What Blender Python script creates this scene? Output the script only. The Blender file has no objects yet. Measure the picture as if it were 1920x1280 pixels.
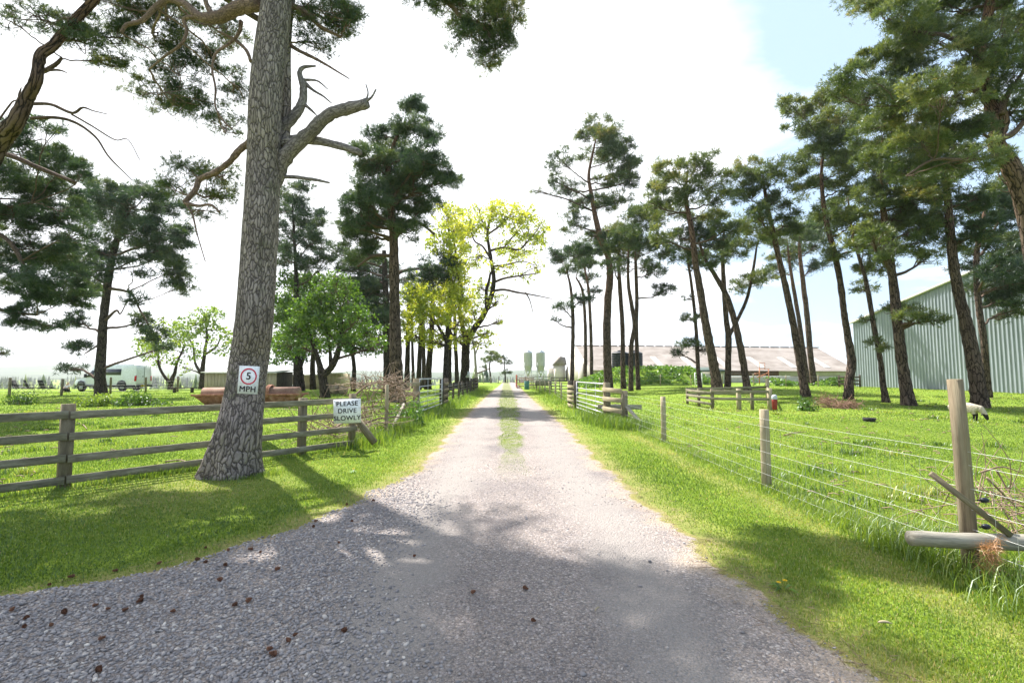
import bpy, bmesh, math, random
import numpy as np
from mathutils import Vector, Matrix

random.seed(7)
RNG = np.random.default_rng(7)
sc = bpy.context.scene
COL = sc.collection
F, CX, CY, H = 900.0, 960.0, 640.0, 1.64          # focal length in photo pixels, centre, eye height
PITCH = math.atan(62.0 / F)
cp, sp = math.cos(PITCH), math.sin(PITCH)
SUN_AZ, SUN_EL = math.radians(-35), math.radians(56)

# ------------------------------------------------------------------ helpers: places
def ss(a, b, x):
    t = np.clip((np.asarray(x, float) - a) / (b - a), 0, 1)
    return t * t * (3 - 2 * t)

def gz(x, y):
    x = np.asarray(x, float); y = np.asarray(y, float)
    z = 0.5 * ss(18, 42, y) * ss(6, 16, x)
    crest = 53 + (100 - 53) * ss(-17, -7, x) + 60 * ss(5, 12, x)
    z = z - 15 * ss(0, 110, y - crest)
    z = z + 0.03 * np.sin(x * .55 + 1.3) * np.sin(y * .43) * ss(4, 9, np.abs(x))
    return z

def ray(px, py):
    u, v = (px - CX) / F, (CY - py) / F
    return np.array([u, cp - v * sp, sp + v * cp])

def W(px, py, Y):
    d = ray(px, py); t = Y / d[1]
    return np.array([d[0] * t, Y, H + d[2] * t])

def G(px, py):
    d = ray(px, py)
    t = H / max(-d[2], 1e-4)
    for _ in range(30):
        p = d * t
        t2 = (H - float(gz(p[0], p[1]))) / max(-d[2], 1e-4)
        t = .5 * t + .5 * t2
    p = d * t
    return np.array([p[0], p[1], float(gz(p[0], p[1]))])

def on(x, y, dz=0):
    return np.array([x, y, float(gz(x, y)) + dz])

def nrm(a):
    a = np.asarray(a, float)
    return a / np.maximum(np.linalg.norm(a, axis=-1, keepdims=True), 1e-9)

def curve(P, m=6):
    """Catmull-Rom through P (any number of columns)."""
    P = np.asarray(P, float)
    if len(P) < 3:
        t = np.linspace(0, 1, m + 1)[:, None]
        return P[0] * (1 - t) + P[-1] * t
    Q = np.vstack([2 * P[0] - P[1], P, 2 * P[-1] - P[-2]])
    out = []
    for i in range(1, len(Q) - 2):
        p0, p1, p2, p3 = Q[i - 1:i + 3]
        for t in np.linspace(0, 1, m, endpoint=False):
            out.append(.5 * (2 * p1 + (p2 - p0) * t + (2 * p0 - 5 * p1 + 4 * p2 - p3) * t * t
                             + (3 * p1 - p0 - 3 * p2 + p3) * t ** 3))
    out.append(P[-1])
    return np.array(out)

# ------------------------------------------------------------------ helpers: meshes
class MB:
    """Collects shapes and links them as ONE mesh object."""
    def __init__(s):
        s.v, s.g, s.ti, s.q, s.t, s.n = [], [], [], [], [], 0
        s.qm, s.tm, s.mi = [], [], 0
    def add(s, v, quads=None, tris=None, g=None, tint=None):
        v = np.asarray(v, float)
        s.v.append(v)
        s.g.append(v + RNG.uniform(-20, 20, 3) if g is None else np.asarray(g, float))
        s.ti.append(np.full(len(v), RNG.random() if tint is None else 0.) + (0 if tint is None else tint))
        if quads is not None and len(quads): s.q.append(np.asarray(quads, np.int64) + s.n); s.qm.append(np.full(len(quads), s.mi))
        if tris is not None and len(tris): s.t.append(np.asarray(tris, np.int64) + s.n); s.tm.append(np.full(len(tris), s.mi))
        s.n += len(v)
    def tube(s, P, R, n=8, cap=True, wob=0.0, tint=None, lob=None):
        P = np.asarray(P, float); k = len(P)
        R = np.broadcast_to(np.asarray(R, float), (k,))
        T = nrm(np.gradient(P, axis=0))
        a = np.array([0, 0, 1.]) if abs(T[0][2]) < .9 else np.array([1., 0, 0])
        N = np.zeros_like(P); N[0] = nrm(np.cross(T[0], a))
        for i in range(1, k):
            w = N[i - 1] - T[i] * np.dot(N[i - 1], T[i]); N[i] = nrm(w)
        B = np.cross(T, N)
        th = np.arange(n) * 2 * math.pi / n
        rr = R[:, None] * np.ones((1, n))
        if wob: rr = rr * (1 + wob * RNG.normal(size=(k, n)))
        if lob is not None: rr = rr * (1 + np.asarray(lob)[:, None] * (.55 * np.cos(5 * th + 1.1) + .35 * np.cos(3 * th + .4) + .25 * np.cos(8 * th)))
        V = P[:, None] + rr[..., None] * (np.cos(th)[None, :, None] * N[:, None] + np.sin(th)[None, :, None] * B[:, None])
        L = np.concatenate([[0], np.cumsum(np.linalg.norm(np.diff(P, axis=0), axis=1))])
        rm = max(float(R.max()), .004)
        g = np.stack([np.broadcast_to(np.cos(th) * rm, (k, n)), np.broadcast_to(np.sin(th) * rm, (k, n)),
                      np.broadcast_to(L[:, None], (k, n))], -1) + RNG.uniform(-9, 9, 3) * np.array([1, 1, 0])
        i = np.arange(k - 1)[:, None] * n; j = np.arange(n)[None]; j2 = (j + 1) % n
        q = np.stack([i + j, i + j2, i + n + j2, i + n + j], -1).reshape(-1, 4)
        v = V.reshape(-1, 3); gg = g.reshape(-1, 3); tr = None
        if cap:
            v = np.vstack([v, P[0], P[-1]]); gg = np.vstack([gg, gg[0], gg[-1]])
            a, b = k * n, k * n + 1
            jj = np.arange(n); jn = (jj + 1) % n
            tr = np.vstack([np.stack([jn, jj, np.full(n, a)], 1), np.stack([(k - 1) * n + jj, (k - 1) * n + jn, np.full(n, b)], 1)])
        s.add(v, q, tr, gg, RNG.random() if tint is None else tint)
    def plank(s, p0, p1, w, h, up=(0, 0, 1), bev=0.0):
        """bar from p0 to p1: w across, h along up"""
        p0, p1 = np.asarray(p0, float), np.asarray(p1, float)
        L = np.linalg.norm(p1 - p0); t = (p1 - p0) / L
        side = nrm(np.cross(t, np.asarray(up, float))); u = np.cross(side, t)
        b = min(bev if bev else .06 * min(w, h), .3 * min(w, h))
        prof = [(-w/2+b, -h/2), (w/2-b, -h/2), (w/2, -h/2+b), (w/2, h/2-b), (w/2-b, h/2), (-w/2+b, h/2), (-w/2, h/2-b), (-w/2, -h/2+b)]
        V, g = [], []
        o = RNG.uniform(-9, 9, 3)
        for e, p in ((0, p0), (L, p1)):
            for a, c in prof:
                V.append(p + side * a + u * c); g.append((a + o[0], c + o[1], e + o[2]))
        q = [(i, (i + 1) % 8, 8 + (i + 1) % 8, 8 + i) for i in range(8)]
        caps = [(0, 1, 2, 7), (7, 2, 3, 6), (6, 3, 4, 5)]
        q += [c[::-1] for c in caps] + [tuple(8 + i for i in c) for c in caps]
        s.add(V, q, None, g)
    def box(s, lo, hi):
        lo, hi = np.asarray(lo, float), np.asarray(hi, float)
        v = [(x, y, z) for z in (lo[2], hi[2]) for y in (lo[1], hi[1]) for x in (lo[0], hi[0])]
        s.add(v, [(0, 2, 3, 1), (4, 5, 7, 6), (0, 1, 5, 4), (1, 3, 7, 5), (3, 2, 6, 7), (2, 0, 4, 6)])
    def prism(s, poly, vec):
        """polygon (list of 3d points) pushed along vec, with caps as triangle fans round the centre"""
        a = np.asarray(poly, float); n = len(a); b = a + np.asarray(vec, float)
        v = np.vstack([a, b, a.mean(0), b.mean(0)])
        q = [(i, (i + 1) % n, n + (i + 1) % n, n + i) for i in range(n)]
        t = [((i + 1) % n, i, 2 * n) for i in range(n)] + [(n + i, n + (i + 1) % n, 2 * n + 1) for i in range(n)]
        s.add(v, q, t)
    def lathe(s, c, prof, n=20):
        """profile [(r, z)] turned about a vertical axis at c"""
        P = np.array([[c[0], c[1], c[2] + z] for r, z in prof]); k = len(prof)
        th = np.arange(n) * 2 * math.pi / n
        V = [(p[0] + r * math.cos(t), p[1] + r * math.sin(t), p[2]) for p, (r, z) in zip(P, prof) for t in th]
        i = np.arange(k - 1)[:, None] * n; j = np.arange(n)[None]; j2 = (j + 1) % n
        q = np.stack([i + j, i + j2, i + n + j2, i + n + j], -1).reshape(-1, 4)
        s.add(V, q)
    def build(s, name, mat, parent=None, base=None, smooth=False):
        v = np.vstack(s.v); g = np.vstack(s.g); ti = np.concatenate(s.ti)
        if base is None: base = BASE.get(parent.name, np.zeros(3)) if parent else np.zeros(3)
        v = v - base
        q = np.vstack(s.q) if s.q else np.zeros((0, 4), np.int64)
        t = np.vstack(s.t) if s.t else np.zeros((0, 3), np.int64)
        me = bpy.data.meshes.new(name)
        me.vertices.add(len(v)); me.vertices.foreach_set('co', v.astype(np.float32).ravel())
        li = np.concatenate([q.ravel(), t.ravel()]).astype(np.int32)
        me.loops.add(len(li)); me.loops.foreach_set('vertex_index', li)
        st = np.concatenate([np.arange(len(q)) * 4, len(q) * 4 + np.arange(len(t)) * 3]).astype(np.int32)
        me.polygons.add(len(st)); me.polygons.foreach_set('loop_start', st)
        try: me.polygons.foreach_set('loop_total', np.concatenate([np.full(len(q), 4), np.full(len(t), 3)]).astype(np.int32))
        except Exception: pass
        if smooth: me.polygons.foreach_set('use_smooth', np.ones(len(st), bool))
        a = me.attributes.new('gc', 'FLOAT_VECTOR', 'POINT'); a.data.foreach_set('vector', g.astype(np.float32).ravel())
        a = me.attributes.new('tint', 'FLOAT', 'POINT'); a.data.foreach_set('value', ti.astype(np.float32))
        me.update(calc_edges=True); me.validate()
        for m_ in (mat if isinstance(mat, (list, tuple)) else [mat]): me.materials.append(m_)
        if isinstance(mat, (list, tuple)): me.polygons.foreach_set('material_index', np.concatenate(s.qm + s.tm).astype(np.int32))
        o = bpy.data.objects.new(name, me); COL.objects.link(o)
        if parent is not None:
            o.parent = parent; BASE[o.name] = base
        else:
            o.location = base; BASE[o.name] = base
        return o

BASE = {}
def empty(name, loc, label=None, cat=None, group=None):
    o = bpy.data.objects.new(name, None); COL.objects.link(o)
    o.location = loc; o.empty_display_size = .2
    BASE[o.name] = np.asarray(loc, float)
    tag(o, label, cat, group)
    return o
def tag(o, label=None, cat=None, group=None, kind=None):
    if label: o['label'] = label
    if cat: o['category'] = cat
    if group: o['group'] = group
    if kind: o['kind'] = kind
    return o
def copy_tree(o, parent=None):
    c = o.copy(); COL.objects.link(c)
    BASE[c.name] = BASE.get(o.name, np.zeros(3))
    if parent is not None: c.parent = parent
    for ch in list(o.children): copy_tree(ch, c)
    return c
def skin_body(name, mat, verts, edges, radii, parent=None, sub=2, root=0):
    """one continuous body grown over a skeleton; vertices are relative to the parent"""
    me = bpy.data.meshes.new(name); me.from_pydata([tuple(v) for v in verts], edges, [])
    ob = bpy.data.objects.new(name, me); COL.objects.link(ob)
    m = ob.modifiers.new('s', 'SKIN'); m.use_smooth_shade = True
    for i, r in enumerate(radii):
        d = me.skin_vertices[0].data[i]; d.radius = (r, r) if not isinstance(r, tuple) else r; d.use_root = (i == root)
    m2 = ob.modifiers.new('u', 'SUBSURF'); m2.levels = sub; m2.render_levels = sub
    dg = bpy.context.evaluated_depsgraph_get()
    new = bpy.data.meshes.new_from_object(ob.evaluated_get(dg))
    bpy.data.objects.remove(ob)
    new.materials.clear(); new.materials.append(mat); new.name = name
    for p in new.polygons: p.use_smooth = True
    o = bpy.data.objects.new(name, new); COL.objects.link(o)
    if parent is not None: o.parent = parent
    return o
def text_mesh(name, s, size, mat, parent, M, extrude=.001, bold=0.012, spacing=1.0):
    cu = bpy.data.curves.new('t', 'FONT'); cu.body = s; cu.size = size; cu.align_x = 'CENTER'; cu.align_y = 'CENTER'
    cu.extrude = extrude; cu.space_character = spacing
    ob = bpy.data.objects.new('t', cu); COL.objects.link(ob)
    dg = bpy.context.evaluated_depsgraph_get()
    me = bpy.data.meshes.new_from_object(ob.evaluated_get(dg)); bpy.data.objects.remove(ob)
    if bold:
        bm = bmesh.new()
        for k, (dx, dy) in enumerate(((-1, -.5), (0, .6), (1, -.5), (-.6, .7), (.6, .7))):
            m2 = me.copy(); m2.transform(Matrix.Translation((dx * bold * size, dy * bold * size, .00004 * k))); bm.from_mesh(m2); bpy.data.meshes.remove(m2)
        bm.to_mesh(me); bm.free()
    me.transform(M); me.materials.clear(); me.materials.append(mat)
    o = bpy.data.objects.new(name, me); COL.objects.link(o); o.parent = parent
    return o

# ------------------------------------------------------------------ helpers: materials
def newmat(name):
    m = bpy.data.materials.new(name); m.use_nodes = True
    nt = m.node_tree; nt.nodes.clear()
    return m, nt, nt.nodes, nt.links
def N(nt, typ, **kw):
    n = nt.nodes.new(typ)
    for k, v in kw.items(): setattr(n, k, v)
    return n
def ramp(nt, fac, stops, interp='LINEAR'):
    r = nt.nodes.new('ShaderNodeValToRGB'); r.color_ramp.interpolation = interp
    el = r.color_ramp.elements
    while len(el) < len(stops): el.new(.5)
    for e, (p, c) in zip(el, stops):
        e.position = p; e.color = (*c, 1) if len(c) == 3 else c
    nt.links.new(fac, r.inputs[0]); return r.outputs[0]
def coords(nt, attr='gc', scale=(1, 1, 1)):
    a = N(nt, 'ShaderNodeAttribute', attribute_name=attr)
    m = N(nt, 'ShaderNodeMapping'); m.inputs['Scale'].default_value = scale
    nt.links.new(a.outputs['Vector'], m.inputs[0]); return m.outputs[0]
def noise(nt, vec, scale, detail=4, rough=.55, dist=0.0):
    n = N(nt, 'ShaderNodeTexNoise'); n.inputs['Scale'].default_value = scale; n.inputs['Detail'].default_value = detail
    n.inputs['Roughness'].default_value = rough; n.inputs['Distortion'].default_value = dist
    nt.links.new(vec, n.inputs['Vector']); return n.outputs['Fac']
def mixc(nt, fac, a, b, mode='MIX'):
    m = N(nt, 'ShaderNodeMix', data_type='RGBA', blend_type=mode)
    for s, v in ((m.inputs[0], fac), (m.inputs[6], a), (m.inputs[7], b)):
        if hasattr(v, 'default_value'): nt.links.new(v, s)
        elif isinstance(v, (int, float)): s.default_value = v
        else: s.default_value = (*v, 1)
    return m.outputs[2]
def mth(nt, op, a, b=None, clamp=False):
    m = N(nt, 'ShaderNodeMath', operation=op, use_clamp=clamp)
    for s, v in zip(m.inputs, (a, b)):
        if v is None: continue
        if hasattr(v, 'default_value'): nt.links.new(v, s)
        else: s.default_value = v
    return m.outputs[0]
def surf(nt, color, rough=.8, metal=0.0, height=None, bump=.3, dist=.02, spec=.3):
    b = N(nt, 'ShaderNodeBsdfPrincipled'); o = N(nt, 'ShaderNodeOutputMaterial')
    if hasattr(color, 'default_value'): nt.links.new(color, b.inputs['Base Color'])
    else: b.inputs['Base Color'].default_value = (*color, 1)
    b.inputs['Metallic'].default_value = metal; b.inputs['Specular IOR Level'].default_value = spec
    if hasattr(rough, 'default_value'): nt.links.new(rough, b.inputs['Roughness'])
    else: b.inputs['Roughness'].default_value = rough
    if height is not None:
        bp = N(nt, 'ShaderNodeBump'); bp.inputs['Strength'].default_value = bump; bp.inputs['Distance'].default_value = dist
        nt.links.new(height, bp.inputs['Height']); nt.links.new(bp.outputs[0], b.inputs['Normal'])
    nt.links.new(b.outputs[0], o.inputs[0]); return b
def weathered(name, c1, c2, scale=3, rough=.7, metal=0, stretch=(1, 1, 1), bump=.2, dist=.01, spec=.3, c3=None):
    m, nt, n, l = newmat(name)
    v = coords(nt, 'gc', stretch)
    f = noise(nt, v, scale, 6, .6)
    st = [(.32, c1), (.66, c2)] if c3 is None else [(.3, c1), (.52, c2), (.68, c3)]
    c = ramp(nt, f, st)
    f2 = noise(nt, v, scale * 7, 3)
    c = mixc(nt, .35, c, ramp(nt, f2, [(.3, (.45,)*3), (.7, (1.25,)*3)]), 'MULTIPLY')
    surf(nt, c, rough, metal, f2, bump, dist, spec); return m
def foliage(name, stops, transl=.4, rough=.6):
    m, nt, n, l = newmat(name)
    a = N(nt, 'ShaderNodeAttribute', attribute_name='tint')
    c = ramp(nt, a.outputs['Fac'], stops)
    d = N(nt, 'ShaderNodeBsdfDiffuse'); t = N(nt, 'ShaderNodeBsdfTranslucent'); g = N(nt, 'ShaderNodeBsdfGlossy')
    l.new(c, d.inputs[0])
    ct = mixc(nt, 1.0, c, (1.25, 1.2, .7), 'MULTIPLY'); l.new(ct, t.inputs[0])
    g.inputs['Roughness'].default_value = .45; g.inputs[0].default_value = (.9, .95, 1, 1)
    mx = N(nt, 'ShaderNodeMixShader'); mx.inputs[0].default_value = transl
    l.new(d.outputs[0], mx.inputs[1]); l.new(t.outputs[0], mx.inputs[2])
    m2 = N(nt, 'ShaderNodeMixShader'); m2.inputs[0].default_value = .045
    l.new(mx.outputs[0], m2.inputs[1]); l.new(g.outputs[0], m2.inputs[2])
    o = N(nt, 'ShaderNodeOutputMaterial'); l.new(m2.outputs[0], o.inputs[0]); return m
def bark(name, cells, plate1, plate2, crack, top=None, topz=(5, 10), sc_=(9, 9, 2.6), bump=1.0, dist=.03, moss=None):
    m, nt, n, l = newmat(name)
    v = coords(nt, 'gc', (1, 1, 1))
    wv = N(nt, 'ShaderNodeTexNoise'); wv.inputs['Scale'].default_value = 5; wv.inputs['Detail'].default_value = 3
    l.new(v, wv.inputs['Vector'])
    ad = N(nt, 'ShaderNodeVectorMath', operation='MULTIPLY_ADD'); ad.inputs[1].default_value = (.19, .19, .33)
    l.new(wv.outputs['Color'], ad.inputs[0]); l.new(v, ad.inputs[2])
    mp = N(nt, 'ShaderNodeMapping'); mp.inputs['Scale'].default_value = sc_; l.new(ad.outputs[0], mp.inputs[0])
    vo = N(nt, 'ShaderNodeTexVoronoi', feature='DISTANCE_TO_EDGE'); vo.inputs['Scale'].default_value = cells; l.new(mp.outputs[0], vo.inputs['Vector'])
    vc = N(nt, 'ShaderNodeTexVoronoi', feature='F1'); vc.inputs['Scale'].default_value = cells; l.new(mp.outputs[0], vc.inputs['Vector'])
    fine = noise(nt, v, 40, 4, .65)
    big = noise(nt, v, 1.6, 3)
    pc = ramp(nt, mth(nt, 'ADD', mth(nt, 'MULTIPLY', fine, .5), mth(nt, 'MULTIPLY', big, .5)), [(.33, plate1), (.66, plate2)])
    bw = N(nt, 'ShaderNodeSeparateColor'); l.new(vc.outputs['Color'], bw.inputs[0])
    pc = mixc(nt, .5, pc, ramp(nt, bw.outputs[0], [(0, (.62, .6, .6)), (1, (1.3, 1.28, 1.25))]), 'MULTIPLY')
    if top is not None:
        gz_ = N(nt, 'ShaderNodeSeparateXYZ'); l.new(v, gz_.inputs[0])
        mr = N(nt, 'ShaderNodeMapRange'); mr.inputs[1].default_value, mr.inputs[2].default_value = topz; l.new(gz_.outputs[2], mr.inputs[0])
        pc = mixc(nt, mr.outputs[0], pc, mixc(nt, 1, ramp(nt, fine, [(.3, (.6,)*3), (.7, (1.2,)*3)]), top, 'MULTIPLY'))
    if moss is not None:
        pc = mixc(nt, ramp(nt, noise(nt, v, 2.3, 5), [(.56, (0,)*3), (.72, (.8,)*3)]), pc, moss)
    edge = ramp(nt, vo.outputs['Distance'], [(.02, (0,)*3), (.14, (1,)*3)])
    c = mixc(nt, edge, crack, pc)
    h = mth(nt, 'ADD', ramp(nt, vo.outputs['Distance'], [(0, (0,)*3), (.25, (1,)*3)]), mth(nt, 'MULTIPLY', fine, .35))
    surf(nt, c, .92, 0, h, bump, dist, .15); return m
# ------------------------------------------------------------------ materials
PINE = foliage('pine needles', [(0, (.022, .044, .02)), (.4, (.055, .092, .034)), (.75, (.12, .155, .042)), (1, (.24, .2, .065))], .42)
PINE_OLIVE = foliage('olive pine needles', [(0, (.04, .066, .024)), (.45, (.10, .142, .042)), (.8, (.19, .215, .06)), (1, (.31, .26, .1))], .44)
PINE_DARK = foliage('dark pine needles', [(0, (.018, .04, .024)), (.5, (.045, .082, .036)), (1, (.12, .15, .045))], .38)
LEAF = foliage('fresh green leaves', [(0, (.035, .08, .01)), (.5, (.08, .165, .018)), (1, (.18, .28, .04))], .5)
LEAF_PALE = foliage('pale green leaves', [(0, (.1, .17, .025)), (.5, (.17, .26, .04)), (1, (.28, .34, .06))], .5)
LEAF_YELLOW = foliage('yellow young leaves', [(0, (.16, .22, .015)), (.5, (.36, .42, .035)), (1, (.6, .58, .1))], .55)
NETTLE = foliage('nettle leaves', [(0, (.05, .11, .015)), (.5, (.10, .21, .025)), (1, (.2, .33, .04))], .45)
DEADTWIG = weathered('dead twigs', (.16, .10, .07), (.34, .25, .18), 8)
BARK = bark('pine bark', 1.0, (.19, .16, .147), (.38, .33, .305), (.075, .063, .058), None, (5, 10), (12, 12, 6.2), .8, .03, (.10, .105, .055))
BARK_MID = bark('pine bark far', 1.0, (.075, .055, .045), (.17, .125, .10), (.02, .015, .012), (.24, .135, .085), (7, 15), (6, 6, 2.0), .9, .04)
BARK_DARK = bark('rough dark bark', 1.0, (.045, .036, .03), (.11, .088, .07), (.014, .011, .01), None, (5, 10), (8, 8, 2), .9, .04, (.06, .07, .025))
BARK_LIMB = bark('limb bark', 1.0, (.15, .105, .085), (.30, .21, .165), (.10, .072, .06), None, (5, 10), (22, 22, 9), .6, .01)
BARK_TWIG = bark('dark bough bark', 1.0, (.085, .06, .048), (.18, .125, .098), (.05, .036, .03), None, (5, 10), (22, 22, 9), .5, .01)
GREYLIMB = bark('grey dead limb bark', 1.0, (.15, .13, .125), (.31, .28, .265), (.09, .078, .073), None, (5, 10), (20, 20, 7), .6, .01)
DEADWOOD = weathered('bare dead wood', (.19, .165, .15), (.38, .34, .31), 5, .85, stretch=(3, 3, .6), bump=.5)

# ------------------------------------------------------------------ trees
def needles(mb, rng, pos, axis, s, nn, wid, tint, spread=.85):
    """nn thin needle clumps round an axis at every position"""
    n = len(pos)
    d = nrm(axis[:, None, :] * .75 + rng.normal(size=(n, nn, 3)) * spread)
    L = s * rng.uniform(.6, 1.15, (n, nn, 1))
    side = nrm(np.cross(d, rng.normal(size=(n, nn, 3)))) * (wid * s * .5)
    p = pos[:, None, :] + d * L * .06
    mid = p + d * L * .5
    V = np.stack([p - side * .35, p + side * .35, mid + side, p + d * L, mid - side], 2).reshape(-1, 3)
    k = n * nn; i = np.arange(k)[:, None] * 5
    q = i + np.array([[0, 1, 2, 4]]); t = i + np.array([[4, 2, 3]])
    tt = np.repeat(np.clip(tint[:, None] + rng.normal(size=(n, nn)) * .1, 0, 1).ravel(), 5)
    mb.add(V, q, t, V, tt)
def leaves(mb, rng, pos, s, tint):
    n = len(pos)
    d = nrm(rng.normal(size=(n, 3))); e = nrm(np.cross(d, rng.normal(size=(n, 3))))
    L = (s * rng.uniform(.6, 1.2, n))[:, None]
    V = np.stack([pos - d * L * .5, pos + e * L * .34 - d * L * .05, pos + d * L * .5, pos - e * L * .34 - d * L * .05], 1).reshape(-1, 3)
    q = np.arange(n)[:, None] * 4 + np.arange(4)[None]
    mb.add(V, q, None, V, np.repeat(np.clip(tint, 0, 1), 4))

def in_ball(rng, n):
    return nrm(rng.normal(size=(n, 3))) * (rng.random((n, 1)) ** (1 / 3))

def crown_blob(fol, br, rng, c, R, Y, kind, dens, hub, hub_r, tsize, K, padk=1.0, droop=0.0, flat=.55):
    """one bough: a limb from hub to c, twigs to its pads, and needle tufts or leaves on the pads"""
    R = np.asarray(R)
    rm = (R[0] + R[2]) / 2
    mid = hub * .45 + c * .55 + np.array([0, 0, -.04 * np.linalg.norm(c - hub)]) + rng.normal(size=3) * .05 * np.linalg.norm(c - hub)
    lp = curve([hub, mid, c], 5); lp[1:-1] += rng.normal(size=(len(lp) - 2, 3)) * .03 * rm
    fol.mi = 1; br = fol
    br.tube(lp, np.linspace(hub_r, max(.012, hub_r * .3), len(lp)), 5, False)
    rp = np.clip(rm * .40, .2, 1.0)
    npad = int(np.clip(padk * 2.6 * R[0] * R[2] / rp ** 2, 6, 40))
    off = in_ball(rng, npad) * R * .92; fol.mi = 1; br = fol
    pads = c + off
    for p in pads:
        a = lp[rng.integers(len(lp) // 2, len(lp))]
        m = a * .5 + p * .5 + rng.normal(size=3) * .12 * rm + np.array([0, 0, -.06 * rm])
        tp = curve([a, m, p], 3)
        br.tube(tp, np.linspace(max(.009, hub_r * .26), .006 + .0002 * Y, len(tp)), 3, False)
    fol.mi = 0
    px2 = math.pi * R[0] * R[2] / (tsize ** 2)
    n = max(12, int(dens * K * px2)); pi = rng.integers(0, npad, n)
    pr = rp * rng.uniform(.6, 1.15, npad)
    d = nrm(rng.normal(size=(n, 3))); rad = rng.random((n, 1)) ** .45
    if kind == 'pine':
        d[:, 2] = np.abs(d[:, 2]) * np.where(rng.random(n) < .78, 1, -1)
        o = d * rad * pr[pi][:, None] * np.array([1, 1, flat])
        lo = rng.random(n) < .22
        o = np.where(lo[:, None], o * np.array([1.5, 1.5, 2.2]), o)
        pos = pads[pi] + o
        pos[:, 2] -= droop * (np.linalg.norm(o[:, :2], axis=1))
        ax = nrm(o * np.array([.7, .7, 1.]) / pr[pi][:, None] + np.array([0, 0, .55]) + nrm(off[pi]) * np.array([.45, .45, 0]))
        tb = rng.normal(.42, .13) + rng.normal(size=npad) * .12
        needles(fol, rng, pos, ax, tsize, 9, .115, np.clip(tb[pi] + rng.normal(size=n) * .1, 0, 1))
    else:
        pos = pads[pi] + d * rad * pr[pi][:, None] * np.array([1, 1, .75])
        tb = rng.normal(.5, .12) + rng.normal(size=npad) * .12
        leaves(fol, rng, pos, tsize, tb[pi] + rng.normal(size=n) * .15)

def tree(name, label, cat, group, trunks, blobs, Y=None, seed=1, kind='pine', fmat=None, bmat=None, lmat=None,
         limbs=(), K=6.5, spread=.55, wob=.05, base=None, padk=1.0, tpx=9.0, flare=1.12, sides=12, leaf=None, flat=.55, droop=0.0, stub=0, lobes=.08):
    rng = np.random.default_rng(seed)
    if base is None:
        b = G(trunks[0][0][0], trunks[0][0][1]) if Y is None else W(trunks[0][0][0], trunks[0][0][1], Y)
        if Y is not None: b[2] = min(b[2], float(gz(b[0], b[1])))
    else: b = np.asarray(base, float)
    Y = b[1] if Y is None else Y
    root = empty(name, b, label, cat, group)
    fmat = fmat or PINE; bmat = bmat or BARK_MID; lmat = lmat or BARK_TWIG
    tm, br, fo = MB(), MB(), MB()
    spine = []
    for ti, T in enumerate(trunks):
        pts = []; dy = 0.0
        for i, q in enumerate(T):
            dy = q[3] if len(q) > 3 else dy + (rng.normal() * .12 if i else 0)
            p = W(q[0], q[1], Y + dy)
            if i == 0 and ti == 0: p = b - np.array([0, 0, .12])
            pts.append([*p, q[2] / 2 * (Y + dy) / F / math.sqrt(1 + ((q[0] - CX) / F) ** 2)])
        c = curve(pts, 6)
        if ti == 0:
            hgt = c[:, 2] - b[2]; c[:, 3] *= 1 + (flare - 1) * np.exp(-np.maximum(hgt, 0) / .35); lob = np.exp(-np.maximum(hgt, 0) / .55) * lobes
        tm.tube(c[:, :3], np.maximum(c[:, 3], .012), sides, True, wob, None, lob if ti == 0 else None)
        spine.append(c)
    S = np.vstack(spine)
    for Lb in limbs:
        dead = isinstance(Lb[-1], str); Lb = Lb[:-1] if dead else Lb
        pts = [[*W(q[0], q[1], Y + (q[3] if len(q) > 3 else 0)), q[2] / 2 * Y / F / math.sqrt(1 + ((q[0] - CX) / F) ** 2)] for q in Lb]
        c = curve(pts, 6); lm = MB(); lm.tube(c[:, :3], np.maximum(c[:, 3], .008), 8, True, .06); lm.build('branch', GREYLIMB if dead else lmat, root, smooth=True)
        S = np.vstack([S, c])
    ztop = S[:, 2].max()
    if kind == 'leaf' and tpx == 9.0: tpx = 5.6
    tw = float(np.clip(tpx * Y / F, .085, .42)) if leaf is None else leaf
    cw = np.mean([q[2] for q in blobs]) * Y / F if blobs else 1
    for q in blobs:
        px, py, rx, ry = q[:4]; dens = q[4] if len(q) > 4 else 1.0
        off = q[5] if len(q) > 5 else float(np.clip(rng.normal() * spread * 2.0 * cw, -3.2, 3.2))
        if Y + off < 3: off = 3 - Y
        c = W(px, py, Y + off); Rw = np.array([rx * 1.16, (rx + ry) / 2, ry * 1.24]) * (Y + off) / F
        dh = np.linalg.norm(S[:, :2] - c[:2], axis=1)
        want = c[2] - .35 * dh
        cost = dh + 1.3 * np.abs(S[:, 2] - want) + np.where(S[:, 2] > c[2] + .9, 3, 0)
        h = S[int(np.argmin(cost))]
        crown_blob(fo, br, rng, c, Rw, Y, kind, dens, h[:3], float(np.clip(h[3] * .5, .015, .12)), tw, K, padk, droop, flat)
    for _ in range(stub):                                     # short dead snags on the lower trunk
        t = spine[0][rng.integers(len(spine[0]) // 4, int(len(spine[0]) * .8))]
        d = nrm([rng.normal(), rng.normal() * .5, .15 + .3 * rng.random()]); L = rng.uniform(.4, 1.3)
        tm.tube(curve([t[:3], t[:3] + d * L * .5, t[:3] + d * L + np.array([0, 0, .15 * rng.normal()])], 3), np.linspace(.025, .008, 7), 4, False)
    tm.build('trunk', bmat, root, smooth=True)
    if fo.v: fo.build('crown', [fmat, lmat], root)
    return root
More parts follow.
